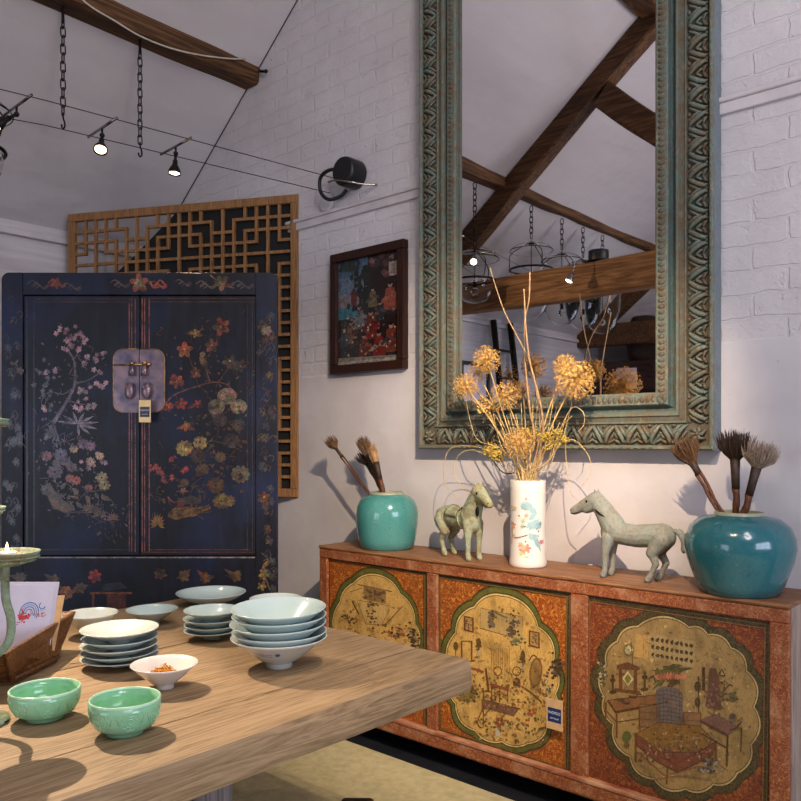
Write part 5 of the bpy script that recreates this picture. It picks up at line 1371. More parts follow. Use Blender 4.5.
# ------------------------------------------------------------------ bowls
def bowl_prof(R, H, rf, hf, kind, th=.004):
    out = [(0, .003), (rf * .8, .003), (rf * .86, 0), (rf, 0), (rf * .98, hf)]
    N = 10; inn = []
    for i in range(1, N + 1):
        t = i / N
        if kind == 'round': r = rf + (R - rf) * math.sin(t * PI / 2) ** .75; z = hf + (H - hf) * (t ** 1.35 if t < 1 else 1)
        elif kind == 'cone': r = rf + (R - rf) * (t ** .92); z = hf + (H - hf) * t ** 1.04
        elif kind == 'flare': r = rf + (R - rf) * (t ** .86); z = hf + (H - hf) * t ** 1.25
        else: r = rf + (R - rf) * t ** .72; z = hf + (H - hf) * t ** 1.5
        out.append((r, z))
    lip = [(R - th * .3, H + th * .35), (R - th * .9, H)]
    for (r, z) in reversed(out[5:-1]): inn.append((max(r - th, .002), z + th * .6))
    return out + lip + inn + [(rf * .5, hf + th * .6), (0, hf + th * .5)]
def bowl(name, label, cat, c, R, H, rf, hf, kind, mat, group=None, th=.004, rz=0, rim=None, tilt=0, parts=True):
    t = thing(name, label, cat, c, rz, group)
    pr = bowl_prof(R, H, rf, hf, kind, th)
    m = MB(); m.lathe(pr[4:], 56); b = m.build('body', mat, t)
    m = MB(); m.lathe([(0, .003)] + pr[1:6], 40); m.build('foot', mat, t)
    if tilt: t.rotation_euler = (tilt, tilt * .4, rz)
    return t
def on_table(px, py, h=TZ): return at_h(px, py, h)
def zdepth(p): return (p - CAM).dot(Vector((-SN, CN, 0)))
def place(px, z):   # table point in column px at view depth z
    p = at_z(px, HY, z); p.z = TZ; return p
def h_at(py, z): return HC + (HY - py) * z / F
# jade rice bowls
def jade(label, px, z, rpx, rim_y):
    R = rpx * z / F; H = h_at(rim_y, z) - TZ
    t = thing('rice_bowl', label, 'bowl', place(px, z), 0, 'green rice bowls')
    th = .005
    out = [(0, .004), (R * .46, .004), (R * .50, 0), (R * .54, 0), (R * .55, .006), (R * .66, .010), (R * .84, H * .25), (R * .95, H * .48), (R * .992, H * .75), (R, H * .95)]
    inn = [(R - th, H * .95), (R * .985 - th, H * .75), (R * .95 - th, H * .5), (R * .82 - th, H * .28), (R * .55, .014), (0, .011)]
    rel = MB()
    bm_ = MB(); bm_.lathe(out + inn, 72)
    m = MB(); m.lathe([(R - th * 1.02, H * .93), (R - th * .9, H * .99), (R - th * .45, H * 1.01), (R * 1.002, H * .99), (R * 1.004, H * .93)], 72); m.build('rim', 'jade_rim', t)
    def surf(a, z):
        zz = z / H
        for (r0, z0), (r1, z1) in zip(out[5:], out[6:]):
            if z0 <= z <= z1: r = r0 + (r1 - r0) * (z - z0) / (z1 - z0); break
        else: r = R
        return Vector((r * math.cos(a), r * math.sin(a), z))
    m = bm_
    for f_ in range(7):
        a0 = f_ * 2 * PI / 7 - .35; z0 = H * .56; s = H * .26
        for rr, nn in ((1.0, 9), (.62, 7), (.3, 1)):
            pts = []
            for i in range(28):
                an = 2 * PI * i / 28; w = rr * s * (1 + .14 * math.sin(nn * an))
                pts.append(surf(a0 + w * math.cos(an) / R, z0 + w * math.sin(an)))
            m.tube(pts, .0011, 5, 0, False, True)
        for sgn in (-1, 1):
            m.tube([surf(a0 + sgn * (s + .004) / R, z0 - s * .3), surf(a0 + sgn * (s * 1.5) / R, z0 + s * .5), surf(a0 + sgn * (s * 1.2) / R, z0 + s * .9)], .0011, 5)
    m.build('body', 'jade_glaze', t)
    return t
jade('jade green rice bowl nearer the wooden box at the table edge', 45, 1.835, 33.6, 687.5)
jade('jade green rice bowl with carved flower, nearest the table front', 125, 1.745, 34.6, 697)
wb = bowl('tea_bowl', 'small white conical bowl holding a few dried yellow petals', 'bowl', place(164.5, 2.06), 33 * 2.06 / F, h_at(663.5, 2.06) - TZ, .025, .011, 'cone', 'porcelain')
pt = MB(); rp = random.Random(3)
for i in range(320):
    a = rp.uniform(0, 2 * PI); r = .034 * math.sqrt(rp.random()); p = Vector((r * math.cos(a) - .006, r * math.sin(a), .032 + .034 * rp.random() * (1 - r / .042)))
    d = Vector((rp.gauss(0, 1), rp.gauss(0, 1), rp.gauss(0, .5))).normalized(); o = d.orthogonal().normalized() * .003
    pt.add([p - d * .005, p + o, p + d * .005, p - o], [(0, 1, 2, 3)])
po = pt.build('dried_petals', 'petals', None, wb.location, fix=False); tag(po, 'small heap of dried yellow petals inside the white conical bowl', 'petals'); po['kind'] = 'stuff'
ORD = {0: 'bottom', 1: 'second from bottom', 2: 'third from bottom', 3: 'fourth from bottom', 4: 'topmost'}
# stack of five plates
zA = 2.27; RA = 37.5 * zA / F
lv = [h_at(y, zA) for y in (656, 650, 643.5, 636.5, 628)]
for i in range(5):
    H = .041
    base = lv[i] - H
    if i == 0: H = lv[0] - TZ; base = TZ
    p = place(119.5 + (0, .6, -.4, .5, 0)[i], zA); p.z = base
    nm = ORD[i] if i < 4 else 'topmost'
    bowl('small_dish', 'pale celadon dish, %s of the stack of five beside the white conical bowl' % nm, 'dish', p, RA * (1, .99, 1.0, .98, 1.01)[i], H, .030, .010, 'flare', 'celadon_white' if i % 2 == 0 else 'celadon_pale', 'stack of five celadon dishes')
zB = 2.58; RB = 28 * zB / F
lv = [h_at(y, zB) for y in (629, 623.5, 617.5, 609.5)]
for i in range(4):
    H = .040; base = lv[i] - H
    if i == 0: H = lv[0] - TZ; base = TZ
    p = place(212 + (0, .5, -.3, 0)[i], zB); p.z = base
    nm = ('bottom', 'second from bottom', 'third from bottom', 'topmost')[i]
    bowl('small_dish', 'pale blue celadon dish, %s of the stack of four behind the large bowls' % nm, 'dish', p, RB, H, .028, .010, 'flare', 'celadon_pale', 'stack of four celadon dishes')
zC = 2.26; RC = 48 * zC / F
lv = [h_at(y, zC) for y in (636, 630.5, 622, 614.5, 607)]
for i in range(5):
    H = .085; base = lv[i] - H
    if i == 0: H = lv[0] - TZ; base = TZ
    p = place(279 + (0, .5, -.5, .6, 0)[i], zC); p.z = base
    nm = ORD[i]
    lb = 'large celadon bowl with a small printed sticker, bottom of the stack of five' if i == 0 else 'large pale celadon bowl, %s of the tall stack of five' % nm
    b = bowl('serving_bowl', lb, 'bowl', p, RC * (1, .985, 1, .98, .985)[i], H, .039, .013, 'cone', 'celadon_pale' if i else 'celadon_white', 'stack of five large celadon bowls', tilt=(0, 0, .02, .02, .03)[i])
    if i == 0:
        # sticker on the side towards the camera
        prf = bowl_prof(RC, H, .039, .013, 'cone')
        def mp_b(px, py, l):
            zz = (h_at(py, zC - .10) - TZ)
            r = .039
            for (r0, z0), (r1, z1) in zip(prf[4:], prf[5:15]):
                if z0 <= zz <= z1: r = r0 + (r1 - r0) * (zz - z0) / (z1 - z0); break
            az0 = math.atan2(-p.y, -p.x)
            a = az0 + math.asin(max(-.9, min(.9, (px - 277) * (zC - .1) / F / r)))
            return Vector(((r + .0006 + l) * math.cos(a), (r + .0006 + l) * math.sin(a), zz - .0004))
        m = MB(); P = Paint(m, mp_b, 0, .0003, 3e-5)
        for k in range(8): P.rect(258 + k * 1.7, 652.6, 259.7 + k * 1.7, 658.6, (206, 208, 226))
        for k in range(12): P.rect(258.6 + k * 1.05, 653 + (k % 3) * .6, 259.1 + k * 1.05, 656, (110, 112, 150))
        P.rect(260, 657, 266, 657.8, (70, 70, 110)); P.rect(266.5, 657.2, 271, 658, (90, 80, 120)); P.blob(275.5, 655, 3.3, 3.0, (170, 196, 220), 14); P.blob(275.6, 655, 2.5, 2.1, (44, 92, 150), 14)
        m.build('sticker', 'paint_clear', b, fix=False)
zD = 3.13; bowl('serving_dish', 'wide celadon dish at the far corner of the table', 'dish', place(211, zD), 34.5 * zD / F, h_at(592, zD) - TZ, .055, .012, 'dish', 'celadon_pale')
zE = 2.76; bowl('serving_dish', 'celadon dish peeking out behind the tall stack of large bowls', 'dish', place(275.5, zE), 26 * zE / F, h_at(598, zE) - TZ, .035, .012, 'cone', 'celadon_white')
zF = 2.78; bowl('tea_bowl', 'flared celadon bowl standing alone between the two dish stacks', 'bowl', place(152, zF), 25.3 * zF / F, h_at(609, zF) - TZ, .026, .012, 'cone', 'celadon_pale')
zG = 2.62; bowl('tea_bowl', 'pale flared bowl behind the dish stack, next to the wooden box', 'bowl', place(91, zG), 26 * zG / F, h_at(613, zG) - TZ, .028, .012, 'cone', 'celadon_white')
# ------------------------------------------------------------------ wooden box with cards
zb0 = .763
def camp(px, z, h): p = at_z(px, HY, z); p.z = h; return p
nb, fb = camp(12, 2.085, zb0), camp(57, 2.30, zb0)
nt, ft_ = camp(6, 1.985, .868), camp(77, 2.475, .872)
lft = Vector((-CN, -SN, 0)) * 1.0
wdb, wdt = .20, .30
nb2, fb2 = nb + lft * wdb, fb + lft * wdb
nt2, ft2 = nt + lft * wdt, ft_ + lft * wdt
bo = (nb + fb + nb2 + fb2) / 4; bo.z = TZ
bx = thing('wooden_box', 'old flared wooden grain box holding greeting cards on the table', 'box', bo)
def wallp(a, b, c_, d_, inn, name):
    m = MB(); i4 = [p + inn for p in (a, b, c_, d_)]
    m.hexa([v - bo for v in (a, b, i4[1], i4[0], d_, c_, i4[2], i4[3])]); 
    return m
th = .014
fwd = Vector((-SN, CN, 0)); rgt = Vector((CN, SN, 0))
def shell(name, a, b, c_, d_, inn):
    m = MB(); outer = [a, b, c_, d_]; inner = [p + inn for p in outer]
    m.hexa([v - bo for v in (outer[0], outer[1], inner[1], inner[0], outer[3], outer[2], inner[2], inner[3])])
    o = m.build(name, 'box_wood', bx)
    bv = o.modifiers.new('b', 'BEVEL'); bv.width = .004; bv.segments = 2
    return o
shell('side_panel', nb, fb, ft_, nt, lft * th)
shell('side_panel', nb2, fb2, ft2, nt2, -lft * th)
shell('end_panel', nb, nb2, nt2, nt, fwd * th * 1.6)
shell('end_panel', fb, fb2, ft2, ft_, -fwd * th * 1.6)
m = MB(); m.hexa([v - bo for v in [p + Vector((0, 0, -.003)) for p in (nb, nb2, fb2, fb)] + [p + Vector((0, 0, .010)) for p in (nb, nb2, fb2, fb)]]); m.build('bottom_panel', 'box_wood', bx)
m = MB(); e = (fb - nb)
m.tube([nb - bo + Vector((.004, .003, .012)), fb - bo + Vector((.004, .003, .012))], .006, 6); m.build('base_moulding', 'box_wood', bx)
def card(label, px0, px1, pyt, z, zbot, mat, lean, art, group='greeting cards in the wooden box'):
    a = camp(px0, z, zbot); b = camp(px1, z, zbot); H = h_at(pyt, z) - zbot
    t = thing('greeting_card', label, 'card', (a + b) / 2, YAW, group)
    w = (b - a).length
    m = MB(); m.hexa([(-w / 2, -.001, 0), (w / 2, -.001, 0), (w / 2, .001, 0), (-w / 2, .001, 0), (-w / 2, -.001 + lean, H), (w / 2, -.001 + lean, H), (w / 2, .001 + lean, H), (-w / 2, .001 + lean, H)])
    if art:
        def mp(px, py, l):
            x = (px - (px0 + px1) / 2) * z / F; zz = h_at(py, z) - zbot
            return Vector((x, -.0012 - l + lean * zz / H, zz))
        P = Paint(m, mp, 1, .0002)
        BL = (60, 110, 170)
        for rr, c_ in ((9.5, BL), (7.5, (120, 160, 196)), (5.5, BL), (3.2, (110, 130, 180))):
            P.strip([(23.5 + rr * math.cos(-3.6 + .35 * i), 615 + rr * math.sin(-3.6 + .35 * i)) for i in range(13)], 1.0, c_)
        P.strip([(36 + 3 * math.cos(.2 + .4 * i), 608.5 + 3 * math.sin(.2 + .4 * i)) for i in range(11)], .9, BL)
        P.strip([(36 + 3.6 * math.cos(.2 + .4 * i), 609.5 + 3.6 * math.sin(.2 + .4 * i)) for i in range(6)], .6, (120, 150, 190))
        for i in range(46): P.blob(18.5 + rnd.gauss(0, 2.6), 619 + rnd.gauss(0, 2.2), 1.2, 1, rnd.choice([(206, 50, 44), (220, 70, 60), (190, 40, 40)]), 6, 0, .4)
        for i in range(12): P.blob(36 + rnd.gauss(0, 2), 617 + rnd.gauss(0, 1.2), .9, .6, (206, 70, 60), 6, 0, .4)
        for i in range(5): P.strip([(24 + i * 2, 612), (26 + i * 2, 618)], .5, (150, 110, 130))
        for i in range(14): P.blob(11 + rnd.gauss(0, 4), 622 + rnd.gauss(0, 2), 1, .7, (190, 80, 80), 5)
    m.build('sheet', [mat, 'paint_clear'], t, fix=not art)
    return t
card('white greeting card printed with blue swirls and red flowers, foremost in the box', -28, 46, 588.5, 2.275, .795, 'card_white', .06, True)
card('plain white greeting card just behind the printed one', -26, 49.5, 586, 2.284, .795, 'card_white', .066, False)
card('kraft brown card furthest back in the wooden box', -20, 54.5, 600, 2.293, .795, 'card_kraft', .07, False)
# ------------------------------------------------------------------ candle stand
cz_ = 1.80
def cpnt(px, py, z=cz_): return at_z(px, py, z)
cs0 = camp(-26, cz_, TZ)
cs = thing('candle_stand', 'green patinated iron candle stand with curving arms and saucer cups', 'candle holder', cs0)
m = MB(); m.tube(spline([camp(-26, cz_, TZ + .012) - cs0, camp(-27, cz_, 1.0) - cs0, camp(-24, cz_, 1.3) - cs0, camp(-26, cz_, 1.52) - cs0], 6), [.010] * 19, 10); m.build('stem', 'iron_green', cs)
m = MB(); m.lathe([(0, 0), (.075, 0), (.075, .006), (.03, .012), (.012, .03), (0, .032)], 32); m.build('base', 'iron_green', cs)
m = MB(); m.torus((camp(2, 1.80, TZ + .004) - cs0), .012, .0025, 24, 6); m.tube([camp(-6, 1.80, TZ + .004) - cs0, camp(-26, cz_, TZ + .004) - cs0], .004, 6); m.build('foot_loop', 'iron', cs)
def cup(px, py, rpx, arm, z=cz_):
    c = cpnt(px, py, z); R = rpx * z / F
    m = MB(); m.lathe([(0, -R * .42), (R * .4, -R * .40), (R * .82, -R * .25), (R * .98, 0), (R, R * .05), (R * .96, R * .06), (R * .9, -R * .04), (R * .6, -R * .14), (0, -R * .16)], 40, 0, c - cs0)
    m.torus(c - cs0 + Vector((0, 0, -R * .12)), R * .95, R * .03, 40, 6); m.torus(c - cs0 + Vector((0, 0, -R * .24)), R * .84, R * .03, 40, 6)
    m.build('saucer_cup', 'iron_green', cs)
    m = MB(); m.tube([Vector(a) - cs0 for a in spline(arm, 6)], .0095, 10); m.build('arm', 'iron_green', cs)
    return c, R
c1, R1 = cup(7, 553, 31, [cpnt(6, 562), cpnt(5, 580), cpnt(6, 600), cpnt(11, 620), cpnt(9, 640), cpnt(-4, 655), cpnt(-26, 662)])
c2, R2 = cup(-18, 508, 22, [cpnt(-18, 514), cpnt(-20, 540), cpnt(-26, 560)])
c3, R3_ = cup(-18, 420, 25, [cpnt(-18, 428), cpnt(-20, 440), cpnt(-26, 470)])
tl = thing('tealight', 'lit tealight candle in the saucer of the green iron stand', 'candle', c1 + Vector((0, 0, -R1 * .15)))
m = MB(); m.lathe([(0, 0), (.021, 0), (.021, .013), (.019, .0135), (.018, .011), (0, .011)], 28); m.build('wax', 'wax', tl)
m = MB(); m.lathe([(0, .012), (.0035, .016), (.004, .020), (.0025, .028), (0, .036)], 12); m.build('flame', 'flame_glow', tl)
# ------------------------------------------------------------------ stool by the table
sp = at_h(357, 803, .45)
st = thing('wooden_stool', 'small dark wooden stool tucked under the table corner', 'stool', (sp.x, sp.y, .014), YAW)
m = MB(); m.bb(-.045, .045, -.03, .04, .405, .436, .012, 0, 3); m.bb(-.05, .05, -.26, -.03, .40, .43, .01); m.build('seat', 'dark_wood', st)
for x in (-.035, .035):
    for y in (-.22, .02): m = MB(); m.bb(x - .012, x + .012, y - .012, y + .012, 0, .41); m.build('leg', 'dark_wood', st)
# ------------------------------------------------------------------ chains, lanterns, track lights
def chain_mesh(m, x, y, z0, z1, L=.052, w=.012, r=.0032):
    n = max(1, round((z0 - z1) / (L * .80))); s = (z0 - z1) / n
    for i in range(n):
        c = Vector((x, y, z0 - s * (i + .5))); h = L / 2 * (s / (L * .8)); pts = []
        for k in range(14):
            a = 2 * PI * k / 14
            u = w * math.cos(a); v = (h - w) * (1 if math.sin(a) > 0 else -1) + w * math.sin(a)
            pts.append(c + (Vector((u, 0, v)) if i % 2 == 0 else Vector((0, u, v))))
        m.tube(pts, r, 6, 0, False, True)
def hang_chain(label, y, zb, top=3.53):
    x = PX + .03
    t = thing('hanging_chain', label, 'chain', (x, y, top), 0, 'bare iron chains on the roof beam')
    m = MB(); m.bb(-.008, .008, -.004, .004, -.05, .03); chain_mesh(m, 0, 0, -.03, zb + .07 - top); m.build('links', 'chain_iron', t)
    z = zb - top
    m = MB(); m.tube(spline([(0, 0, z + .08), (.004, 0, z + .05), (.016, 0, z + .03), (.018, 0, z + .008), (.004, 0, z), (-.012, 0, z + .012), (-.014, 0, z + .026)], 5), .0042, 6); m.build('hook', 'chain_iron', t)
    return t
ys = (at_v, )
def v_on_beam(px, x=PX + .03):
    r = ray(px, HY); return (r * (x / r.x)).y
hang_chain('iron chain with open hook hanging from beam further from the brick wall', v_on_beam(63), 2.955)
hang_chain('iron chain with open hook hanging from beam nearer the brick wall', v_on_beam(140), 2.93)
protos = {}
def lantern(label, y, kind, group='clear glass lanterns hung from the roof beam'):
    zt = (2.99, 3.22)[kind]
    if kind in protos: return dup(protos[kind], (PX + .02, y, zt), 0, label)
    t = thing('glass_lantern', label, 'lantern', (PX + .02, y, zt), 0, group)
    m = MB(); chain_mesh(m, 0, 0, 3.54 - zt, .03, .06, .016, .0045); m.build('chain', 'chain_iron', t)
    k_ = (1.0, .97)[kind]; th = .004; rr = (.168, .194)[kind]
    m = MB(); pr = [(.012, .0), (.06 * k_, -.006), (.12 * k_, -.022), (.17 * k_, -.046), (.20 * k_, -.075), (.203 * k_, -.082)]
    m.lathe(pr + [(r - .002, z - th) for r, z in reversed(pr)] + [pr[0]], 40); m.build('smoke_dome', 'glass', t)
    m = MB(); m.torus((0, 0, -.255), rr, .009, 40, 8); m.build('ring', 'iron', t)
    for k in range(3):
        a = k * 2 * PI / 3 + .5; ca, sa = math.cos(a), math.sin(a)
        m = MB(); m.tube(spline([(0, 0, .01), (.18 * k_ * ca, .18 * k_ * sa, -.10), (.2 * k_ * ca, .2 * k_ * sa, -.17), (rr * ca, rr * sa, -.255)], 5), .004, 6); m.build('hanger', 'iron', t)
    m = MB()
    pr = [[(.158, -.262), (.160, -.30), (.150, -.35), (.125, -.395), (.085, -.425), (.03, -.44), (0.002, -.442)],
          [(.184, -.262), (.183, -.36), (.175, -.46), (.158, -.55), (.126, -.63), (.075, -.68), (.03, -.692), (.002, -.694)]][kind]
    m.lathe(pr + [(max(.001, r - th), z + th * .6) for r, z in reversed(pr)], 40); m.build('bowl', 'glass', t)
    zb_ = (-.31, -.54)[kind]
    m = MB(); m.cyl((0, 0, zb_ + .05), (0, 0, .0), .004, 6); m.cyl((0, 0, zb_), (0, 0, zb_ + .05), .018, 12); m.build('bulb_socket', 'iron', t)
    m = MB(); m.sphere((0, 0, zb_ - .035), .034, 16); m.build('bulb', 'glass', t)
    protos[kind] = t
    return t
lantern('glass lantern at the left edge of view above the spotlights', 1.35, 0)
for i, (y, lb) in enumerate(((.60, 'glass lantern seen in the mirror in front of the tie beam'), (-.26, 'glass lantern seen in the mirror with widest iron ring behind the beam'), (-.80, 'glass lantern seen in the mirror just right of the widest ring'), (-1.21, 'glass lantern seen in the mirror below the beam, second from the end'), (-1.62, 'farthest glass lantern seen in the mirror below the tie beam'))):
    lantern(lb, y, 0 if i == 0 else 1)
# two steel cables from gable to back
def cableline(label, a, b, r=.0022, mat='iron'):
    m = MB(); a = Vector(a); b = Vector(b)
    m.tube([Vector((0, 0, 0)), b - a], r, 6); return tag(m.build('track_cable', mat, None, a), label, 'cable')
ca0, ca1 = Vector((-3.335, 1.5, 2.85)), at_v(341, 180, 2.935)
cb0, cb1 = Vector((-3.60, 1.6, 2.85)), at_v(330, 193, 2.935)
def cab_pt(a0, a1, y): t = (y - a0.y) / (a1.y - a0.y); return a0 + (a1 - a0) * t
def cable_pass(label, a0, a1):
    b = cab_pt(a0, a1, -2.5); b.z = 2.87
    m = MB(); m.tube([a1 - a1, a0 - a1, b - a1], .0022, 6); tag(m.build('track_cable', 'iron', None, a1), label, 'cable')
cable_pass('upper thin steel cable of the track lights, ending at the black transformer', ca0, ca1)
cable_pass('lower thin steel cable of the track lights, left of the black transformer', cb0, cb1)
def col_y(a0, a1, px):
    lo, hi = .2, 2.9
    for _ in range(40):
        md = (lo + hi) / 2; p = cab_pt(a0, a1, md); d = p - CAM
        X = d.x * CN + d.y * SN; Z = -d.x * SN + d.y * CN
        if CX + F * X / Z < px: lo = md
        else: hi = md
    return lo
def track_light(label, ya, yb, aim, lit, drop=.0, group='cable track spotlights'):
    a = cab_pt(ca0, ca1, ya); b = cab_pt(cb0, cb1, yb)
    t = thing('track_light', label, 'spotlight', (a + b) / 2, 0, group)
    o = (a + b) / 2; d = (b - a).normalized()
    m = MB(); m.tube([a - o - d * .02, b - o + d * .02], .006, 8); m.build('crossbar', 'chrome', t)
    c = Vector((0, 0, -.035 - drop)); ax = Vector(aim).normalized()
    m = MB(); m.cyl((0, 0, 0), c, .005, 8); m.sphere(c, .012, 10); m.cyl(c, c + ax * .04, .007, 8); m.build('stem', 'iron', t)
    e = c + ax * .035; R = ax.to_track_quat('Z', 'Y').to_matrix()
    m = MB(); 
    pr = [(0, 0), (.012, 0), (.012, .018), (.016, .026), (.026, .044), (.031, .060), (.031, .066), (.028, .066), (.026, .058), (.010, .04), (0, .04)]
    vs0 = len(m.v); m.lathe(pr, 24); m.v = [tuple(e + R @ Vector(v)) for v in m.v]; m.build('lamp_head', 'iron', t)
    m = MB(); m.lathe([(0, .056), (.018, .056), (.0252, .0605), (.019, .064), (0, .067)], 20); m.v = [tuple(e + R @ Vector(v)) for v in m.v]; m.build('bulb', 'bulb_glow' if lit else 'chrome', t)
    return o + e + R @ Vector((0, 0, .072))
def toward(frm, to): return (Vector(to) - Vector(frm)).normalized()
L1 = track_light('lit spotlight on the cables at the left edge below the hanging lantern', col_y(ca0, ca1, 30), col_y(cb0, cb1, 4), (-.2, -.75, -.6), True)
L2 = track_light('brightest spotlight on the cables, middle one of the three', col_y(ca0, ca1, 115), col_y(cb0, cb1, 90), (.42, -.30, -.86), True)
L3 = track_light('spotlight on the cables pointing down, nearest the black transformer', col_y(ca0, ca1, 189), col_y(cb0, cb1, 163), (.04, -.1, -1), True)
L4 = track_light('lit spotlight seen in the mirror, hanging from the cables among the lanterns', .84, .86, (.42, .72, -.50), True, .0)
bt = thing('beam_spotlight', 'lit spotlight on a thin bent stem clipped to the tie beam, seen in the mirror', 'spotlight', (-3.02, .262, 2.80))
m = MB(); m.bb(-.02, .02, -.04, .012, .018, .032); m.build('clip', 'iron', bt)
m = MB(); m.tube(spline([(0, 0, .03), (.0, .10, .02), (-.01, .16, -.03), (-.02, .17, -.09)], 5), .005, 6); m.build('stem', 'chrome', bt)
ax_ = Vector((-.25, .35, -.8)).normalized(); R_ = ax_.to_track_quat('Z', 'Y').to_matrix(); e_ = Vector((-.02, .17, -.09))
m = MB(); m.lathe([(0, 0), (.014, 0), (.016, .02), (.030, .055), (.036, .075), (.032, .076), (.012, .05), (0, .05)], 20); m.v = [tuple(e_ + R_ @ Vector(v)) for v in m.v]; m.build('lamp_head', 'chrome', bt)
m = MB(); m.lathe([(0, .066), (.024, .066), (.030, .070), (.02, .076), (0, .078)], 20); m.v = [tuple(e_ + R_ @ Vector(v)) for v in m.v]; m.build('bulb', 'bulb_glow', bt)
# transformer
tr0 = at_v(352, 174, 2.93)
tf = thing('transformer', 'round black transformer with looped cable mounted on the brick wall', 'transformer', (tr0.x, YG, tr0.z))
m = MB(); m.tube([(0, -.004, 0), (0, -.010, 0), (0, -.098, 0), (0, -.115, 0)], [.073, .076, .076, .069], 40); m.build('housing', 'black_plastic', tf)
m = MB(); m.tube(spline([(-.06, -.06, .03), (-.12, -.09, .035), (-.19, -.09, .01), (-.20, -.08, -.06), (-.15, -.07, -.11), (-.09, -.04, -.10), (-.05, -.03, -.07)], 6), .010, 8); m.build('cable_loop', 'black_plastic', tf)
m = MB(); m.tube(spline([(-.10, -.118, -.04), (-.04, -.121, -.045), (.05, -.119, -.07), (.10, -.06, -.08), (.15, -.004, -.08)], 5), .005, 6); m.build('clamp_rod', 'chrome', tf)
jb = at_v(327, 203, 2.96); m = MB(); m.tube([(0, 0, 0), (0, -.02, 0), (0, -.028, 0)], [.055, .052, .04], 28)
tag(m.build('junction_cover', 'white_paint', None, (jb.x, YG, jb.z)), 'small round white painted cover on brick wall below the black transformer', 'junction cover')
# white electric cable on the beam
wcp = []
for (px, py, dx) in ((70, -12, .11), (90, 6, .11), (115, 21, .112), (140, 36, .112), (170, 48, .112), (200, 55, .112), (228, 58.5, .11), (245, 59, .10)):
    r = ray(px, py); x = PX + dx; wcp.append(CAM + r * (x / r.x))
p0 = wcp[0]; m = MB(); m.tube([p - p0 for p in spline(wcp, 5)], .005, 6)
tag(m.build('electric_cable', 'white_cable', None, p0), 'white electric cable draped along the dark roof beam', 'cable')
hb = at_v(262, 72, 2.95); m = MB(); m.tube([(-.04, .015, .03), (0, -.01, 0), (.05, -.01, -.015)], .008, 6); m.sphere((.05, -.01, -.015), .012, 8)
tag(m.build('iron_bracket', 'iron', None, hb), 'small rusty iron bracket on the gable wall at the beam end', 'bracket')
# ------------------------------------------------------------------ things seen in the mirror
lad = thing('wooden_ladder', 'dark wooden ladder leaning on the far wall, seen in the mirror', 'ladder', (-4.55, -1.3, 0))
for y in (-.16, .16):
    m = MB(); m.tube([(0, y * 1.15, .0), (-.33, y, 2.72)], .034, 10); m.build('rail', 'dark_wood', lad)
for k in range(8):
    z = .3 + k * .3; m = MB(); m.cyl((-.33 * z / 2.72, -.17, z), (-.33 * z / 2.72, .17, z), .014, 8); m.build('rung', 'dark_wood', lad)
wp = thing('framed_print', 'black framed white print on the far wall, seen low in the mirror', 'picture', (XL, -.85, 1.55))
m = MB(); 
for a in ((-.25, .25, 0, .04), (-.25, .25, .66, .70), (-.25, -.21, .04, .66), (.21, .25, .04, .66)): m.bb(.0, .03, a[0], a[1], a[2], a[3])
m.build('frame', 'black_plastic', wp); m = MB(); m.bb(0, .012, -.21, .21, .04, .66); m.build('print', 'card_white', wp)
dc = thing('dark_bookcase', 'large dark bookcase against the back wall, seen in the mirror', 'bookcase', (-4.15, YB, 0))
m = MB(); m.bb(-.72, .72, 0, .03, 0, 2.4); m.build('back_panel', 'black_board', dc)
for x in (-.70, 0, .70): m = MB(); m.bb(x - .025, x + .025, .03, .42, 0, 2.4); m.build('upright', 'dark_wood', dc)
for z in (.05, .6, 1.15, 1.65, 2.02): m = MB(); m.bb(-.72, .72, .03, .44, z - .02, z + .02); m.build('shelf', 'dark_wood', dc)
m = MB(); m.bb(-.70, .2, .40, .45, 2.04, 2.40, .004); m.build('cornice_panel', 'bookcase_panel', dc)
for i in range(9):
    x = -4.15 - .62 + i * .15
    m = MB(); R = .035 + .008 * (i % 3); m.lathe([(0, 0), (R, 0), (R * 1.15, .08), (R * .9, .15), (R * .4, .19), (R * .42, .25), (0, .25)], 16)
    tag(m.build('bottle', 'celadon_pale' if i % 2 else 'dark_wood', None, (x, YB + .22, 1.67)), 'small bottle standing on the dark bookcase, seen in the mirror', 'bottle', 'bottles on the far bookcase')
m = MB(); m.lathe([(0, 0), (.16, 0), (.20, .12), (.20, .42), (.15, .52), (.13, .55), (0, .55)], 28)
tag(m.build('wicker_basket', 'wicker', None, (-4.2, YB + .23, 2.40)), 'tall dark wicker basket on top of the bookcase, seen in the mirror', 'basket')
m = MB(); m.bb(-.13, .13, 0, .01, 0, .25)
tag(m.build('white_notice', 'card_white', None, (-4.32, YB + .45, 2.06)), 'white paper notice on the dark bookcase, seen in the mirror', 'notice')
m = MB(); m.lathe([(0, 0), (.075, 0), (.078, .01), (.080, .080), (.076, .086), (.072, .080), (.070, .01), (0, .01)], 28)
tag(m.build('iron_pot', 'black_plastic', None, (-2.95, .19, 2.825)), 'round black iron pot on top of the tie beam, seen in the mirror', 'pot')
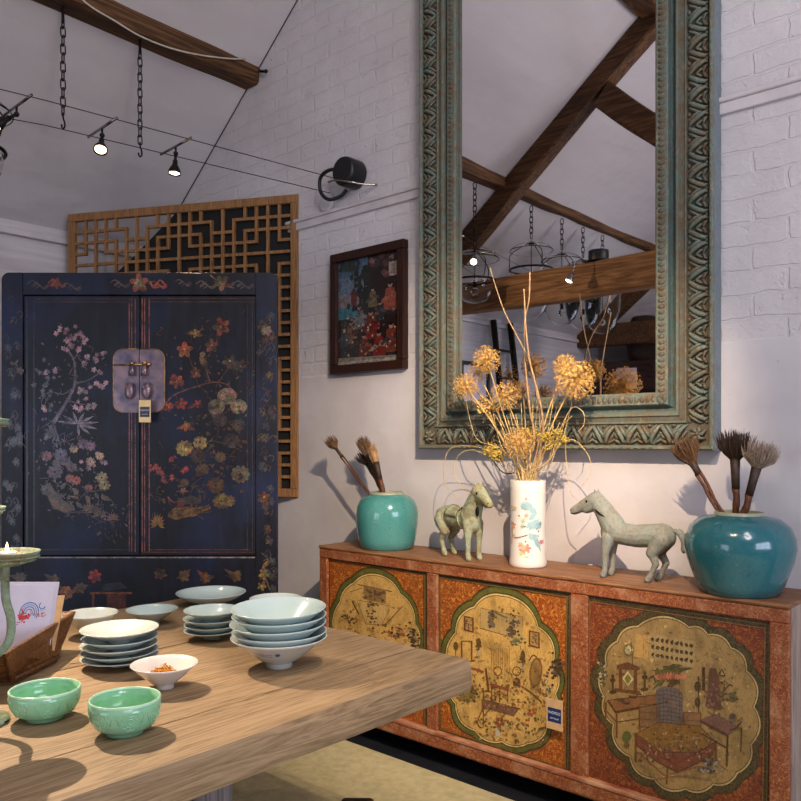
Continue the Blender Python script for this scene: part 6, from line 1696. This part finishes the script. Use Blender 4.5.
# ------------------------------------------------------------------ light
wd = bpy.data.worlds.new('world'); sc.world = wd; wd.use_nodes = True
bg = wd.node_tree.nodes['Background']; bg.inputs[0].default_value = (.62, .74, 1.0, 1); bg.inputs[1].default_value = 1.0
def area(name, loc, aim, sx, sy, e, col):
    l = bpy.data.lights.new(name, 'AREA'); l.shape = 'RECTANGLE'; l.size = sx; l.size_y = sy; l.energy = e; l.color = col
    o = bpy.data.objects.new(name, l); COL.objects.link(o); o.location = loc
    o.rotation_euler = (Vector(aim) - Vector(loc)).to_track_quat('-Z', 'Y').to_euler(); return o
def spot(name, loc, aim, e, ang, col, blend=.6, rad=.008):
    l = bpy.data.lights.new(name, 'SPOT'); l.energy = e; l.spot_size = math.radians(ang); l.spot_blend = blend; l.color = col; l.shadow_soft_size = rad
    o = bpy.data.objects.new(name, l); COL.objects.link(o); o.location = loc
    o.rotation_euler = (Vector(aim) - Vector(loc)).to_track_quat('-Z', 'Y').to_euler(); return o
WARM = (1.0, .77, .54)
COOL = (.80, .86, 1.0)
area('daylight_window', (XR + .12, (WY0 + WY1) / 2, (WZ0 + WZ1) / 2), (XR - 2, .9, 1.5), WY1 - WY0 - .1, WZ1 - WZ0 - .1, 92, (.74, .78, 1.0))
area('daylight_door', ((DX0 + DX1) / 2, YB - .18, 1.15), ((DX0 + DX1) / 2, 2, 1.7), DX1 - DX0 - .1, 2.1, 42, (.76, .84, 1.0))
area('rooflight_fill', ((RX0 + RX1) / 2 + .1, 0, rz_((RX0 + RX1) / 2) + .12), (-4.2, -.1, 3.6), 1.3, 2.5, 158, (1.0, .92, .92))  # added fill lamp that lifts the ceiling and upper gable
spot('spot_sideboard', (-.72, 1.38, 2.47), (-2.15, 2.95, 1.12), 300, 66, WARM, .95)
spot('spot_table', (-3.28, 1.08, 2.76), (-1.98, .72, .76), 460, 52, WARM, 1.0)
spot('spot_table_far', L2, (-2.1, 1.2, .76), 26, 70, WARM, .9)
spot('spot_down', L3, (-3.2, 1.7, .8), 14, 90, WARM, .8)
spot('spot_beam', L1, (-3.0, .26, 2.6), 18, 110, WARM, .8)
spot('spot_rug', (-.9, 1.2, 2.6), (-1.3, 2.1, 0), 80, 60, WARM, .8)
pl = bpy.data.lights.new('tealight_glow', 'POINT'); pl.energy = .12; pl.color = (1, .6, .3); pl.shadow_soft_size = .006
po = bpy.data.objects.new('tealight_glow', pl); COL.objects.link(po); po.location = c1 + Vector((0, 0, .045))
# ------------------------------------------------------------------ render look
sc.view_settings.view_transform = 'Standard'; sc.view_settings.look = 'None'; sc.view_settings.gamma = 1; sc.view_settings.exposure = 0.0
sc.view_settings.use_curve_mapping = False
sc.cycles.max_bounces = 8; sc.cycles.transparent_max_bounces = 12; sc.cycles.transmission_bounces = 8
sc.cycles.caustics_reflective = False; sc.cycles.caustics_refractive = False
sc.cycles.sample_clamp_indirect = 6
